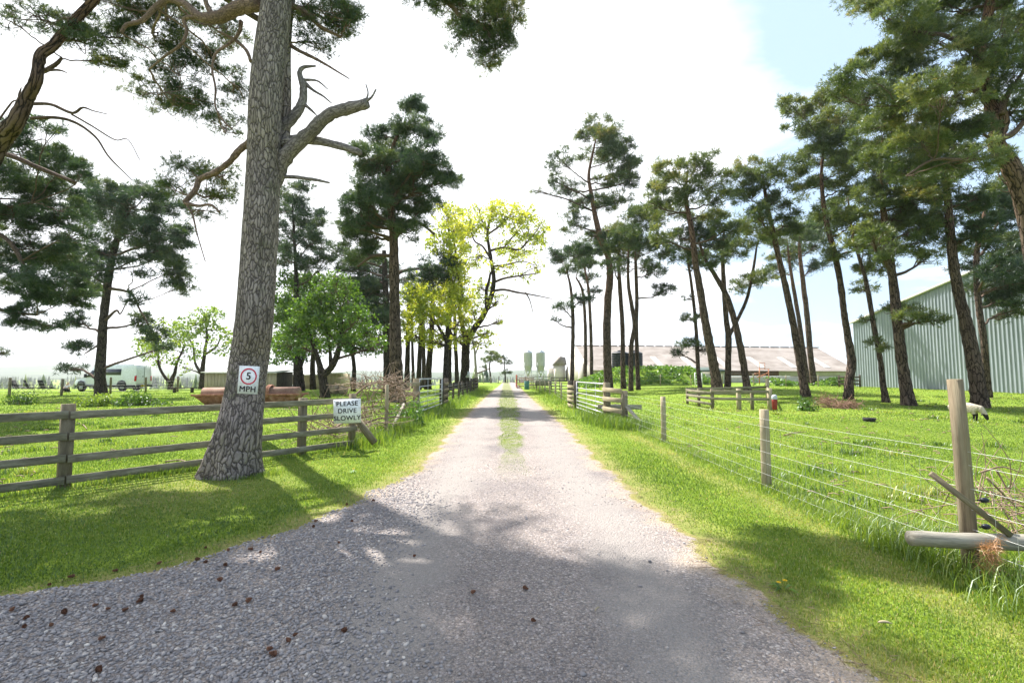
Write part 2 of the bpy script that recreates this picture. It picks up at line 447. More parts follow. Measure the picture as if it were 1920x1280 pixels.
# ------------------------------------------------------------------ camera, sun, sky
cam = bpy.data.cameras.new('camera'); co = bpy.data.objects.new('camera', cam); COL.objects.link(co)
co.location = (0, 0, H); co.rotation_euler = (math.pi / 2 + PITCH, 0, 0)
cam.sensor_width = 36; cam.lens = F / 1920 * 36; cam.clip_start = .05; cam.clip_end = 12000
sc.camera = co
sd = Vector((-math.sin(SUN_AZ) * math.cos(SUN_EL), -math.cos(SUN_AZ) * math.cos(SUN_EL), -math.sin(SUN_EL)))   # way the light travels
sl = bpy.data.lights.new('sun', 'SUN'); sl.energy = 5.0; sl.angle = math.radians(.53); sl.color = (1, .945, .86)
so = bpy.data.objects.new('sun', sl); COL.objects.link(so); so.location = (-20, 20, 40)
so.rotation_euler = sd.to_track_quat('-Z', 'Y').to_euler()
w = bpy.data.worlds.new('World'); sc.world = w; w.use_nodes = True
nt = w.node_tree; nt.nodes.clear()
sky = N(nt, 'ShaderNodeTexSky', sky_type='NISHITA'); sky.sun_disc = False
sky.sun_elevation = SUN_EL; sky.sun_rotation = SUN_AZ; sky.air_density = 1.0; sky.dust_density = 1.5; sky.altitude = 150
tc = N(nt, 'ShaderNodeTexCoord')
sx = N(nt, 'ShaderNodeSeparateXYZ'); nt.links.new(tc.outputs['Generated'], sx.inputs[0])
den = mth(nt, 'ADD', mth(nt, 'MAXIMUM', sx.outputs[2], 0.0), .12)
cb = N(nt, 'ShaderNodeCombineXYZ')
nt.links.new(mth(nt, 'DIVIDE', sx.outputs[0], den), cb.inputs[0]); nt.links.new(mth(nt, 'DIVIDE', sx.outputs[1], den), cb.inputs[1])
mpc = N(nt, 'ShaderNodeMapping'); mpc.inputs['Location'].default_value = (1.7, .6, 0); nt.links.new(cb.outputs[0], mpc.inputs[0])
cn = noise(nt, mpc.outputs[0], 1.15, 8, .58, .3)
mr = N(nt, 'ShaderNodeMapRange'); mr.inputs[1].default_value = .0; mr.inputs[2].default_value = .5
mr.inputs[3].default_value = .42; mr.inputs[4].default_value = -.11
nt.links.new(sx.outputs[0], mr.inputs[0])
mb2 = N(nt, 'ShaderNodeMapRange'); mb2.inputs[1].default_value = .15; mb2.inputs[2].default_value = -.35; mb2.inputs[3].default_value = 0; mb2.inputs[4].default_value = -.42
nt.links.new(sx.outputs[1], mb2.inputs[0])
cov = ramp(nt, mth(nt, 'ADD', mth(nt, 'ADD', cn, mb2.outputs[0]), mr.outputs[0]), [(.44, (0,)*3), (.6, (1,)*3)])
shade = ramp(nt, noise(nt, cb.outputs[0], 1.6, 4), [(.3, (7.2, 7.5, 8.0)), (.7, (9.4, 9.5, 9.6))])
skyc = mixc(nt, 1.0, sky.outputs[0], (1.1, 1.08, 1.05), 'MULTIPLY')
skyc = mixc(nt, .75, skyc, (4.3, 5.7, 7.3))
cc = mixc(nt, cov, skyc, shade)
bg = N(nt, 'ShaderNodeBackground'); bg.inputs[1].default_value = .07
nt.links.new(cc, bg.inputs[0])
wo = N(nt, 'ShaderNodeOutputWorld'); nt.links.new(bg.outputs[0], wo.inputs[0])
sc.view_settings.view_transform = 'Standard'; sc.view_settings.look = 'None'
sc.view_settings.exposure = 1.4; sc.view_settings.gamma = 1.0
sc.cycles.max_bounces = 6; sc.cycles.diffuse_bounces = 3; sc.cycles.transmission_bounces = 4
sc.cycles.use_denoising = True

# ------------------------------------------------------------------ driveway outline, from its edges on the ground
Lp = [G(*q)[:2] for q in ((936, 722), (918, 736), (900, 752), (876, 775), (850, 800), (808, 850), (765, 890), (640, 950), (560, 982), (400, 1042), (200, 1088), (20, 1116))]
Rp = [G(*q)[:2] for q in ((972, 722), (986, 736), (1008, 755), (1035, 777), (1064, 800), (1112, 850), (1168, 900), (1250, 970), (1345, 1050), (1440, 1115), (1550, 1200), (1640, 1280))]
LY = np.array([p[1] for p in Lp][::-1]); LX = np.array([p[0] for p in Lp][::-1])
RY = np.array([p[1] for p in Rp][::-1]); RX = np.array([p[0] for p in Rp][::-1])
LY = np.concatenate([[-8, 1.6, 2.7], LY]); LX = np.concatenate([[-16, -13, -7], LX])
RY = np.concatenate([[-8, .5], RY]); RX = np.concatenate([[6, 2.35], RX])
def wig(a, y): return .045 * np.sin(y * 2.3 + a) + .05 * np.sin(y * 5.9 + 2 * a) + .018 * np.sin(y * 13.1 + 3 * a)
def xl(y): return np.interp(y, LY, LX) + wig(1.0, y) * ss(1, 4, y)
def xr(y): return np.interp(y, RY, RX) + wig(2.2, y)
def xc(y): return .13 - .0133 * np.asarray(y)
def strip(x, y):
    """how much grass the middle of the driveway carries"""
    wd = .28 + .4 * ss(8, 30, y) + .08 * np.sin(y * 1.7) + .05 * np.sin(y * 4.1)
    return (1 - ss(wd * .55, wd, np.abs(x - xc(y)))) * ss(7, 13, y)
def coarse(x, y):
    return ss(-.35, -1.3, x + .12 * (y - 3) + .25 * np.sin(y * 1.9)) * (1 - ss(6.5, 9, y))

def axis(lo, a, b, hi, fine, n1, n2):
    return np.concatenate([a - np.geomspace(.3, a - lo, n1)[::-1], np.arange(a, b + 1e-6, fine), b + np.geomspace(.3, hi - b, n2)])
def grid(mb, X, Y, Z, g=None, tint=None):
    ny, nx = X.shape
    v = np.stack([X, Y, Z], -1).reshape(-1, 3)
    i = np.arange(ny - 1)[:, None] * nx + np.arange(nx - 1)[None]
    q = np.stack([i, i + 1, i + nx + 1, i + nx], -1).reshape(-1, 4)
    mb.add(v, q, None, v if g is None else g, 0.0 if tint is None else tint)

# ground
def dryness(x, y):
    e = np.minimum(np.abs(x - xl(y)), np.abs(x - xr(y)))
    d = .62 * (1 - ss(.05, .65, e))
    d = np.maximum(d, .5 * (1 - ss(.05, .28, np.abs(x - 3.22 - .06 * np.sin(y * 1.3)))) * ss(1, 3, y) * (1 - ss(12, 15, y)))
    d = np.maximum(d, .55 * np.exp(-((x + 4.6) ** 2 + (y - 6.8) ** 2) / 2.2))
    return d * (1 - ss(24, 60, y))
xs = axis(-5000, -13, 13, 5000, .22, 46, 46); ys = axis(-60, -7, 32, 6000, .25, 10, 56)
X, Y = np.meshgrid(xs, ys)
m, nt, n, l = newmat('field grass')
v = coords(nt, 'gc', (1, 1, 0)); a = N(nt, 'ShaderNodeAttribute', attribute_name='tint')
f1 = noise(nt, v, .22, 5, .6); f2 = noise(nt, v, 2.6, 6, .65); f3 = noise(nt, v, 34, 4, .7)
gcol = ramp(nt, mth(nt, 'ADD', mth(nt, 'MULTIPLY', f1, .45), mth(nt, 'MULTIPLY', f2, .55)), [(.36, (0.104, 0.169, 0.0195)), (.5, (0.163, 0.247, 0.0312)), (.64, (0.24, 0.312, 0.0494))])
gcol = mixc(nt, .6, gcol, ramp(nt, f3, [(.28, (.42, .5, .4)), (.5, (1, 1, 1)), (.72, (1.5, 1.35, 1.3))]), 'MULTIPLY')
dry = ramp(nt, f3, [(.3, (.16, .12, .055)), (.7, (.46, .37, .2))])
dm = mth(nt, 'MULTIPLY', a.outputs['Fac'], ramp(nt, f2, [(.3, (.35,)*3), (.62, (1.0,)*3)]), True)
surf(nt, mixc(nt, dm, gcol, dry), .95, 0, f3, .9, .05, .1)
FIELD = m
mb = MB(); grid(mb, X, Y, gz(X, Y), tint=dryness(X, Y).ravel())
tag(mb.build('ground', FIELD, smooth=True), kind='structure')

# driveway: a sheet 4 mm above the ground
yy = np.concatenate([np.arange(-7, 30, .12), np.geomspace(30, 118, 90)]); uu = np.linspace(0, 1, 72)
YY, UU = np.meshgrid(yy, uu, indexing='ij')
XX = xl(YY) * (1 - UU) + xr(YY) * UU
edge = np.minimum(UU, 1 - UU) * (xr(YY) - xl(YY))
lat = XX - xc(YY)
hgt = .012 * np.sin(XX * 3.1 + YY * .7) * np.sin(YY * 1.3) * ss(.2, .6, edge)
ZZ = gz(XX, YY) + .004 + .02 * ss(0, .5, edge) + hgt * .6 + .02 * strip(XX, YY)
m, nt, n, l = newmat('driveway gravel')
v = coords(nt, 'gc', (1, 1, 0)); a = N(nt, 'ShaderNodeAttribute', attribute_name='tint')
vo = N(nt, 'ShaderNodeTexVoronoi', feature='F1'); vo.inputs['Scale'].default_value = 62; l.new(v, vo.inputs['Vector'])
vo2 = N(nt, 'ShaderNodeTexVoronoi', feature='F1'); vo2.inputs['Scale'].default_value = 150; l.new(v, vo2.inputs['Vector'])
s1 = N(nt, 'ShaderNodeSeparateColor'); l.new(vo.outputs['Color'], s1.inputs[0])
s2 = N(nt, 'ShaderNodeSeparateColor'); l.new(vo2.outputs['Color'], s2.inputs[0])
patch = noise(nt, v, .8, 5, .6); fine = noise(nt, v, 90, 3, .7)
stone = ramp(nt, s1.outputs[0], [(0, (.16, .148, .148)), (.45, (.25, .232, .232)), (.8, (.35, .32, .315)), (1, (.5, .46, .44))])
grit = ramp(nt, s2.outputs[0], [(0, (.17, .148, .138)), (.6, (.30, .265, .245)), (1, (.43, .38, .355))])
sm = ramp(nt, mth(nt, 'ADD', mth(nt, 'MULTIPLY', s1.outputs[1], .6), mth(nt, 'MULTIPLY', patch, .7)), [(.58, (0,)*3), (.72, (1,)*3)])
c = mixc(nt, sm, grit, stone)
c = mixc(nt, .7, c, ramp(nt, patch, [(.32, (.62, .62, .68)), (.6, (1.18, 1.12, 1.08))]), 'MULTIPLY')
gap = ramp(nt, vo.outputs['Distance'], [(.35, (1,)*3), (.75, (.45,)*3)])
c = mixc(nt, .5, c, gap, 'MULTIPLY')
grassy = mth(nt, 'MULTIPLY', a.outputs['Fac'], ramp(nt, noise(nt, v, 3.5, 6, .7), [(.34, (0,)*3), (.56, (1,)*3)]), True)
gg = ramp(nt, fine, [(.3, (.09, .12, .025)), (.55, (.15, .19, .04)), (.75, (.3, .25, .12))])
c = mixc(nt, grassy, c, gg)
an = N(nt, 'ShaderNodeSeparateXYZ'); a2 = N(nt, 'ShaderNodeAttribute', attribute_name='gc'); l.new(a2.outputs['Vector'], an.inputs[0])
em = mth(nt, 'ADD', mth(nt, 'MULTIPLY', an.outputs[2], -2.6), mth(nt, 'MULTIPLY', noise(nt, v, 4.5, 6, .7), 1.5))
rut = N(nt, 'ShaderNodeSeparateXYZ'); l.new(a2.outputs['Vector'], rut.inputs[0])
rx_ = mth(nt, 'ABSOLUTE', mth(nt, 'SUBTRACT', mth(nt, 'ADD', rut.outputs[0], mth(nt, 'MULTIPLY', rut.outputs[1], .0133)), .13))
rd = mth(nt, 'ABSOLUTE', mth(nt, 'SUBTRACT', rx_, .95))
rm_ = mth(nt, 'MULTIPLY', ramp(nt, mth(nt, 'ADD', rd, mth(nt, 'MULTIPLY', mth(nt, 'SUBTRACT', noise(nt, v, 1.1, 5, .6), .5), 1.2)), [(.1, (1,)*3), (.55, (0,)*3)]), .75)
c = mixc(nt, rm_, c, ramp(nt, fine, [(.25, (.20, .18, .17)), (.55, (.30, .275, .26)), (.8, (.40, .37, .35))]))
dust = ramp(nt, fine, [(.3, (.27, .2, .14)), (.7, (.5, .41, .32))])
c = mixc(nt, mth(nt, 'MULTIPLY', ramp(nt, mth(nt, 'ADD', mth(nt, 'MULTIPLY', an.outputs[2], -1.1), mth(nt, 'MULTIPLY', noise(nt, v, 1.7, 5, .65), 1.4)), [(.3, (0,)*3), (.7, (1,)*3)]), .7), c, dust)
c = mixc(nt, ramp(nt, em, [(.42, (0,)*3), (.6, (1,)*3)]), c, ramp(nt, fine, [(.3, (.12, .13, .03)), (.55, (.24, .22, .07)), (.75, (.42, .34, .18))]))
hh = mth(nt, 'ADD', mth(nt, 'MULTIPLY', vo.outputs['Distance'], -1.2), mth(nt, 'MULTIPLY', fine, .6))
surf(nt, c, .9, 0, hh, .9, .014, .2)
mb = MB(); grid(mb, XX, YY, ZZ, g=np.stack([XX, YY, edge], -1).reshape(-1, 3), tint=np.clip(strip(XX, YY) * 1.2, 0, 1).ravel())
tag(mb.build('driveway', m, smooth=True), kind='structure')
def roadz(x, y):
    e = np.minimum(x - xl(y), xr(y) - x)
    return gz(x, y) + .004 + .02 * ss(0, .5, e) + .0072 * np.sin(x * 3.1 + y * .7) * np.sin(y * 1.3) * ss(.2, .6, e) + .02 * strip(x, y)

# gravel: loose stones lying on the driveway
def pebbles(mb, rng, x, y, z, size, tint):
    n = len(x); t = (1 + 5 ** .5) / 2
    B = nrm(np.array([(-1, t, 0), (1, t, 0), (-1, -t, 0), (1, -t, 0), (0, -1, t), (0, 1, t), (0, -1, -t), (0, 1, -t), (t, 0, -1), (t, 0, 1), (-t, 0, -1), (-t, 0, 1)]))
    Fc = np.array([(0, 11, 5), (0, 5, 1), (0, 1, 7), (0, 7, 10), (0, 10, 11), (1, 5, 9), (5, 11, 4), (11, 10, 2), (10, 7, 6), (7, 1, 8), (3, 9, 4), (3, 4, 2), (3, 2, 6), (3, 6, 8), (3, 8, 9), (4, 9, 5), (2, 4, 11), (6, 2, 10), (8, 6, 7), (9, 8, 1)])
    V = B[None] * (1 + .17 * rng.normal(size=(n, 12, 1)))
    V = V * (size[:, None] * .5 * rng.uniform([.8, .6, .38], [1.25, .95, .7], (n, 3)))[:, None, :]
    th = rng.random(n) * 6.283; c, s = np.cos(th)[:, None], np.sin(th)[:, None]
    ti = rng.normal(size=(n, 1)) * .25
    zz = V[..., 2] + V[..., 0] * ti
    V = np.stack([V[..., 0] * c - V[..., 1] * s + x[:, None], V[..., 0] * s + V[..., 1] * c + y[:, None], zz + (z + size * .1)[:, None]], -1)
    tr = (np.arange(n)[:, None, None] * 12 + Fc[None]).reshape(-1, 3)
    v = V.reshape(-1, 3); mb.add(v, None, tr, v, np.repeat(tint, 12))
rng = np.random.default_rng(3)
m, nt, n, l = newmat('loose stones')
a = N(nt, 'ShaderNodeAttribute', attribute_name='tint')
c = ramp(nt, a.outputs['Fac'], [(0, (.15, .14, .145)), (.35, (.23, .215, .222)), (.6, (.30, .278, .284)), (.8, (.40, .36, .34)), (1, (.58, .53, .49))])
surf(nt, c, .8, 0, noise(nt, coords(nt), 160, 3), .35, .004, .25)
mb = MB()
def scatter_stones(n, x0, x1, y0, y1, smin, smax, keep):
    y = y0 * (y1 / y0) ** rng.random(n); x = rng.uniform(x0, x1, n)
    k = (x > xl(y) + .03) & (x < xr(y) - .03) & (np.abs(x) < y * 1.12 + .8) & (rng.random(n) < keep(x, y))
    x, y = x[k], y[k]; n = len(x)
    pebbles(mb, rng, x, y, roadz(x, y), rng.uniform(smin, smax, n) * rng.choice([1, 1, 1, 1.35], n), np.clip(rng.normal(.5, .2, n), 0, 1))
scatter_stones(95000, -8, 1.0, 2.0, 8.5, .012, .029, lambda x, y: coarse(x, y) * .95)
scatter_stones(30000, -6, 2.6, 1.9, 8, .006, .015, lambda x, y: (1 - coarse(x, y)) * (.25 + .75 * ss(.25, .6, np.abs(np.abs(x - xc(y) - .1) - .95) )) * (.25 + .75 * ss(-.2, .5, np.sin(x * 2.1 + .6 * np.sin(y)) * np.sin(y * .9 + x))))
scatter_stones(9000, -3, 2.4, 6, 18, .01, .02, lambda x, y: .3 + 0 * x)
scatter_stones(300, -4, 2.4, 2, 9, .02, .036, lambda x, y: .55 + 0 * x)
tag(mb.build('gravel', m), kind='stuff')

# grass: real blades near, coarser ones further off
GRASS = foliage('grass blades', [(0, (0.0455, 0.091, 0.0117)), (.35, (0.117, 0.202, 0.0208)), (.62, (0.215, 0.305, 0.0416)), (.82, (0.351, 0.37, 0.104)), (1, (.46, .38, .2))], .48)
def blades(mb, rng, x, y, z, h, wd, tint, lean=.45):
    n = len(x)
    th = rng.random(n) * 6.283; d = np.stack([np.cos(th), np.sin(th), 0 * th], 1); sd_ = np.stack([-np.sin(th), np.cos(th), 0 * th], 1)
    p = np.stack([x, y, z - .004], 1); h = h[:, None]; wd = (wd[:, None] if hasattr(wd, 'shape') else wd) * .5
    le = rng.uniform(.15, 1, (n, 1)) * lean
    up = np.array([0, 0, 1.])
    m1 = p + up * h * .55 + d * h * le * .35; tip = p + up * h * (1 - .35 * le) + d * h * le * 1.1
    V = np.stack([p - sd_ * wd, p + sd_ * wd, m1 + sd_ * wd * .8, m1 - sd_ * wd * .8, tip], 1).reshape(-1, 3)
    i = np.arange(n)[:, None] * 5
    mb.add(V, i + np.array([[0, 1, 2, 3]]), i + np.array([[3, 2, 4]]), V, np.repeat(np.clip(tint, 0, 1), 5))
def lowf(x, y):
    return (np.sin(x * .9 + 1.3 * np.sin(y * .5)) * np.sin(y * .8 + x * .3) + .6 * np.sin(x * 2.7 + y * 1.9) * np.sin(y * 2.3 - x)) / 1.6
FL0, FL1 = G(121, 915), G(663, 840)                       # the line of the post and rail fence
def fence_d(x, y):
    d = nrm((FL1 - FL0)[:2]); return np.abs((x - FL0[0]) * d[1] - (y - FL0[1]) * d[0]), (x - FL0[0]) * d[0] + (y - FL0[1]) * d[1]
def mound(x, y):
    return 1.75 * ss(50, 54.5, y) * (1 - ss(59, 66, y)) * ss(5.8, 12.5, x) * (1 - ss(19.5, 23.5, x))
rng = np.random.default_rng(11)
mb = MB()
def sow(n, y0, y1, hmin, hmax, wd, pw=1.0):
    y = y0 * (y1 / y0) ** rng.random(n); x = rng.uniform(-1, 1, n) * (y * 1.13 + .8)
    onroad = (x > xl(y) + .03 * rng.normal(size=n)) & (x < xr(y) + .03 * rng.normal(size=n))
    edge = np.where(onroad, 0, np.minimum(np.abs(x - xl(y)), np.abs(x - xr(y))))
    keep = np.where(onroad, rng.random(n) < strip(x, y) * .36, rng.random(n) < .35 + .65 * ss(.02, .4, edge))
    keep &= rng.random(n) < 1 - .5 * dryness(x, y)
    keep &= mound(x, y) < .02
    x, y, onroad = x[keep], y[keep], onroad[keep]; n = len(x)
    h = rng.uniform(hmin, hmax, n) * (1 + .35 * lowf(x, y))
    fd, al = fence_d(x, y)
    field = (x > 3.8) | ((al < np.linalg.norm(FL1 - FL0)) & ((x - FL0[0]) * (FL1 - FL0)[1] - (y - FL0[1]) * (FL1 - FL0)[0] < 0))
    h = np.where(field, h * .95, h); h = np.where(onroad, h * .7, h)
    ti = .42 + .26 * lowf(x * .7, y * .7) + rng.normal(size=n) * .14 + .28 * dryness(x, y) + np.where(x > 1.5, .08, -.03) + np.where(rng.random(n) < .05, .4, 0)
    z = np.where(onroad, roadz(x, y), gz(x, y))
    blades(mb, rng, x, y, z, h, wd * (y / y0) ** .75, ti)
sow(300000, 2.1, 6.5, .014, .036, .0048)
sow(260000, 6.5, 17, .02, .042, .009)
sow(120000, 17, 45, .03, .06, .026)
def tall(n, line, spread, hmin, hmax, wd, tint=.4, lean=.55, clump=.0):
    P = np.array([[q[0], q[1]] for q in line], float); L = np.concatenate([[0], np.cumsum(np.linalg.norm(np.diff(P[:, :2], axis=0), axis=1))])
    s_ = rng.random(n) * L[-1]
    if clump: s_ = s_ + rng.normal(size=n) * 0; k = rng.random(n) < .25 + .75 * ss(-.1, .5, np.sin(s_ * clump) + .6 * np.sin(s_ * clump * 2.7 + 1)); s_ = s_[k]
    n = len(s_)
    x = np.interp(s_, L, P[:, 0]) + rng.normal(size=n) * spread; y = np.interp(s_, L, P[:, 1]) + rng.normal(size=n) * spread
    k = ~((x > xl(y)) & (x < xr(y))) & (y > 1.5); x, y = x[k], y[k]; n = len(x)
    h = rng.uniform(hmin, hmax, n); blades(mb, rng, x, y, gz(x, y), h, wd * np.ones(n), tint + rng.normal(size=n) * .13, lean)
tall(6500, [(3.75, 2.3), (3.72, 6)], .17, .04, .2, .006, .5, .8, 2.9)
tall(6500, [(3.85, 2.6), (3.85, 4.9)], .22, .06, .34, .007, .46, .9, 3.7)
tall(6500, [(3.72, 6), (3.65, 15.5)], .13, .04, .15, .008, .5, .7, 2.1)
tall(8000, [(3.55, 14.6), (3.3, 17.2)], .35, .15, .45, .013, .35, .6)
tall(9000, [(3.3, 17), (3.0, 60)], .45, .12, .4, .02, .42, .6, .8)
tall(7000, [FL0 - (FL1 - FL0) * .6, FL0, FL1], .1, .05, .17, .007, .38, .6, 1.9)
tall(7000, [FL1, (-3.4, 12.5), (-3.5, 18)], .28, .12, .4, .012, .42, .6, 2.3)
tall(9000, [(-3.45, 17), (-3.5, 60)], .5, .12, .42, .02, .42, .6, .9)
tall(1500, [(-4.9, 7.9), (-4.3, 7.7), (-3.9, 8.1)], .12, .04, .12, .006, .45, .6)
for k in range(110):
    y = 5.5 * (30 / 5.5) ** rng.random(); x = rng.uniform(4.1, y * 1.05 + .5) if rng.random() < .55 else -rng.uniform(7.6, max(7.7, y * 1.05 + .5))
    n_ = int(rng.integers(30, 110)); sp_ = rng.uniform(.05, .22); xx, yy_ = x + rng.normal(size=n_) * sp_, y + rng.normal(size=n_) * sp_
    if (mound(xx, yy_) > .02).any(): continue
    blades(mb, rng, xx, yy_, gz(xx, yy_), rng.uniform(.05, .16, n_), .006 + .0011 * y, rng.choice([.2, .3, .55, .7]) + rng.normal(size=n_) * .1, .8)
tag(mb.build('grass', GRASS), kind='stuff')
# ------------------------------------------------------------------ materials of the objects
RAIL = weathered('weathered green rail', (.12, .108, .075), (.24, .22, .16), 3.2, .85, 0, (6, 6, 1.0), .5, .008, .15, (.33, .305, .24))
POSTW = weathered('weathered post', (.12, .10, .07), (.24, .205, .14), 3, .88, 0, (7, 7, .9), .6, .008, .15)
STAKE = weathered('pale stake', (.25, .215, .145), (.42, .36, .25), 3, .85, 0, (8, 8, .9), .5, .006, .15)
GREYWOOD = weathered('silver grey wood', (.19, .175, .145), (.33, .31, .265), 3, .85, 0, (8, 8, .8), .5, .006, .15)
DARKWOOD = weathered('dark old wood', (.05, .042, .034), (.12, .10, .08), 3, .88, 0, (5, 5, 1), .4, .008, .15)
GALV = weathered('galvanised steel', (.42, .44, .46), (.62, .64, .66), 6, .42, .55, (1, 1, 1), .1, .003, .5)
WIRE = weathered('fence wire', (.50, .51, .51), (.72, .73, .72), 20, .45, .3, (1, 1, 1), .0, .001, .5)
WHITE = weathered('white enamel', (.84, .85, .88), (.9, .9, .92), 4, .4, 0, (1, 1, 1), .05, .002, .4)
def plain(name, c, rough=.6, metal=0., spec=.3):
    m, nt, n, l = newmat(name)
    f = noise(nt, coords(nt), 9, 3)
    surf(nt, mixc(nt, 1, ramp(nt, f, [(.3, (.82,) * 3), (.7, (1.1,) * 3)]), c, 'MULTIPLY'), rough, metal, None, spec=spec); return m
BLACK = plain('black print', (.015, .015, .02), .6)
REDP = plain('red print', (.62, .03, .07), .5)
RUBBER = plain('black rubber', (.018, .018, .02), .75)
PLASTIC = plain('black plastic tank', (.016, .02, .03), .45)
RUST = weathered('rust', (.16, .065, .04), (.34, .16, .11), 4, .85, .1, (1, 1, 1), .4, .006, .2, (.46, .27, .21))
REDOX = weathered('red oxide steel', (.22, .06, .035), (.4, .13, .08), 4, .8, .1)
GLASS = plain('dark window glass', (.045, .05, .075), .12, 0, .6)
VANW = plain('white van paint', (.84, .86, .92), .3, 0, .5)
TRIM = plain('dark grey trim', (.04, .042, .05), .6)

# ------------------------------------------------------------------ the post and rail fence beside the big pine
fd = nrm(FL1 - FL0); fn = np.array([fd[1], -fd[0], 0])            # fn points towards the driveway
if fn[1] > 0: fn = -fn
flen = np.linalg.norm((FL1 - FL0)[:2]); mid = .755 * flen
def fp(s, z=0, o=0):
    p = FL0 + fd * s + fn * o; return np.array([p[0], p[1], float(gz(p[0], p[1])) + z])
fr = empty('rail_fence', fp(flen / 2), 'four-rail weathered timber fence passing behind the large roadside pine', 'fence')
for s_, w_, t_ in ((0, .155, 1.21), (mid, .145, 1.16), (flen, .13, 1.21), (-3.5, .15, 1.2)):
    b = MB(); b.plank(fp(s_, -.1, -.08), fp(s_, t_, -.08), w_, w_ * .8, fn); b.build('post', POSTW, fr)
for i, z in enumerate((1.06, .745, .43, .115)):
    for s0, s1 in ((-3.5, -.012), (.012, flen + .07)):
        b = MB(); n_ = 5
        b.plank(fp(s0, z + RNG.normal() * .008, .012), fp(s1, z + RNG.normal() * .008, .012), .032, .115, (0, 0, 1), .008)
        b.build('rail', RAIL, fr)

# signs
def frame_M(o, right, up):
    right, up = nrm(right), nrm(up); n_ = np.cross(right, up)
    return Matrix(((right[0], up[0], n_[0], o[0]), (right[1], up[1], n_[1], o[1]), (right[2], up[2], n_[2], o[2]), (0, 0, 0, 1)))
def board(mb, o, r, u, w_, h_, t_):
    n_ = np.cross(r, u)
    mb.prism([o + r * a * w_ / 2 + u * c * h_ / 2 - n_ * t_ for a, c in ((-1, -1), (1, -1), (1, 1), (-1, 1))], n_ * t_)
def ring(mb, o, r, u, r0, r1, t_, n_=48):
    nn = np.cross(r, u); th = np.arange(n_) * 2 * math.pi / n_
    d = np.cos(th)[:, None] * r + np.sin(th)[:, None] * u
    V = np.vstack([o + d * r0, o + d * r1, o + d * r1 + nn * t_, o + d * r0 + nn * t_]); i = np.arange(n_); j = (i + 1) % n_
    mb.add(V, np.vstack([np.stack([a * n_ + i, a * n_ + j, c * n_ + j, c * n_ + i], 1) for a, c in ((1, 2), (2, 3), (3, 0))]))
so_ = (W(627, 748, 10.25) + W(675, 793, 10.25)) / 2
r_ = nrm(np.array([1, .16, .035])); u_ = nrm(np.cross(np.cross(r_, [0, 0, 1.]), r_) + np.array([.03, 0, 0])); u_ = nrm(u_ - r_ * np.dot(u_, r_))
sg = empty('warning_sign', so_, 'white sign reading PLEASE DRIVE SLOWLY on the end post of the rail fence', 'sign')
b = MB(); board(b, so_, r_, u_, .555, .505, .012); b.build('board', WHITE, sg)
for k, t_ in enumerate(('PLEASE', 'DRIVE', 'SLOWLY')):
    c = u_ * (.155 - .152 * k) + np.cross(r_, u_) * .0015
    text_mesh('lettering', t_, .136, BLACK, sg, frame_M(c, r_, u_), .0008, .022, 1.06)

# ------------------------------------------------------------------ wire fence, gate and brushwood left of the driveway
def wires(mb, a, c, hs, r=.0016, nsag=5, sag=.012):
    for z in hs:
        P = [on(*(a[:2] * (1 - t) + c[:2] * t), z - sag * 4 * t * (1 - t)) for t in np.linspace(0, 1, nsag)]
        mb.tube(P, r, 4, False)
def stake(mb, p, top, r, lean=(0, 0), n=10):
    p = np.asarray(p, float); k = np.array([lean[0], lean[1], 0])
    mb.tube([p + [0, 0, -.15], p + k * .3 + [0, 0, top * .3], p + k * .7 + [0, 0, top * .7], p + k + [0, 0, top]], [r * 1.03, r, r, r * .97], n, True, .02)
strL, gpL, gpLf = on(-3.95, 17.4), on(-3.66, 18.4), on(-3.52, 23.9)
p3 = fp(flen)
wf = empty('wire_fence', (p3 + strL) / 2, 'sagging wire fence with pale stake and leaning props between drive sign and left gate', 'fence')
b = MB(); stake(b, G(724, 815), 1.37, .05); b.build('post', STAKE, wf)
b = MB(); b.tube([W(757, 758, 17), W(728, 812, 13.2) - [0, 0, .1]], [.055, .06], 8, True, .03); b.build('prop', GREYWOOD, wf)
b = MB(); b.tube([W(668, 783, 10.45), W(686, 808, 10.5), W(703, 830, 10.55)], [.075, .078, .08], 9, True, .03); b.build('prop', POSTW, wf)
b = MB(); stake(b, strL, 1.22, .1, n=12); b.build('strainer_post', POSTW, wf)
b = MB(); wires(b, p3, G(724, 815), (1.0, .8, .6, .4, .2)); wires(b, G(724, 815), strL, (1.0, .8, .6, .4, .2)); b.build('wire', WIRE, wf)
def rail_panel(name, label, a, c, top, zs, wpost, mats, posts=(0, 1), group=None, h=.13, over=.08):
    a, c = np.asarray(a, float), np.asarray(c, float); d = nrm(c - a)
    e = empty(name, (a + c) / 2, label, 'fence', group)
    sd_ = np.cross(d, [0, 0, 1.])
    if np.dot(sd_, -a) < 0: sd_ = -sd_
    for t in posts:
        p = a * (1 - t) + c * t; p[2] = float(gz(p[0], p[1]))
        m_ = MB(); m_.plank(p + [0, 0, -.1], p + [0, 0, top + RNG.normal() * .015], wpost, wpost, d); m_.build('post', mats[0], e)
    for z in zs:
        m_ = MB(); o = sd_ * (wpost / 2 + .02)
        m_.plank(a - d * over + o + [0, 0, z], c + d * over + o + [0, 0, z + RNG.normal() * .012], .035, h); m_.build('rail', mats[1], e)
    return e
rail_panel('rail_fence', 'short four-rail panel beside hinge post of the left galvanised gate', strL + [.06, .12, 0], gpL, 1.48, (1.28, .93, .58, .24), .19, (POSTW, STAKE), (1,), h=.15)
rail_panel('rail_fence', 'dark short rail panel behind far end of the left galvanised gate', gpLf + [0, .25, 0], on(-3.5, 25.6), 1.45, (1.15, .85, .55, .25), .2, (DARKWOOD, POSTW), (0, 1))
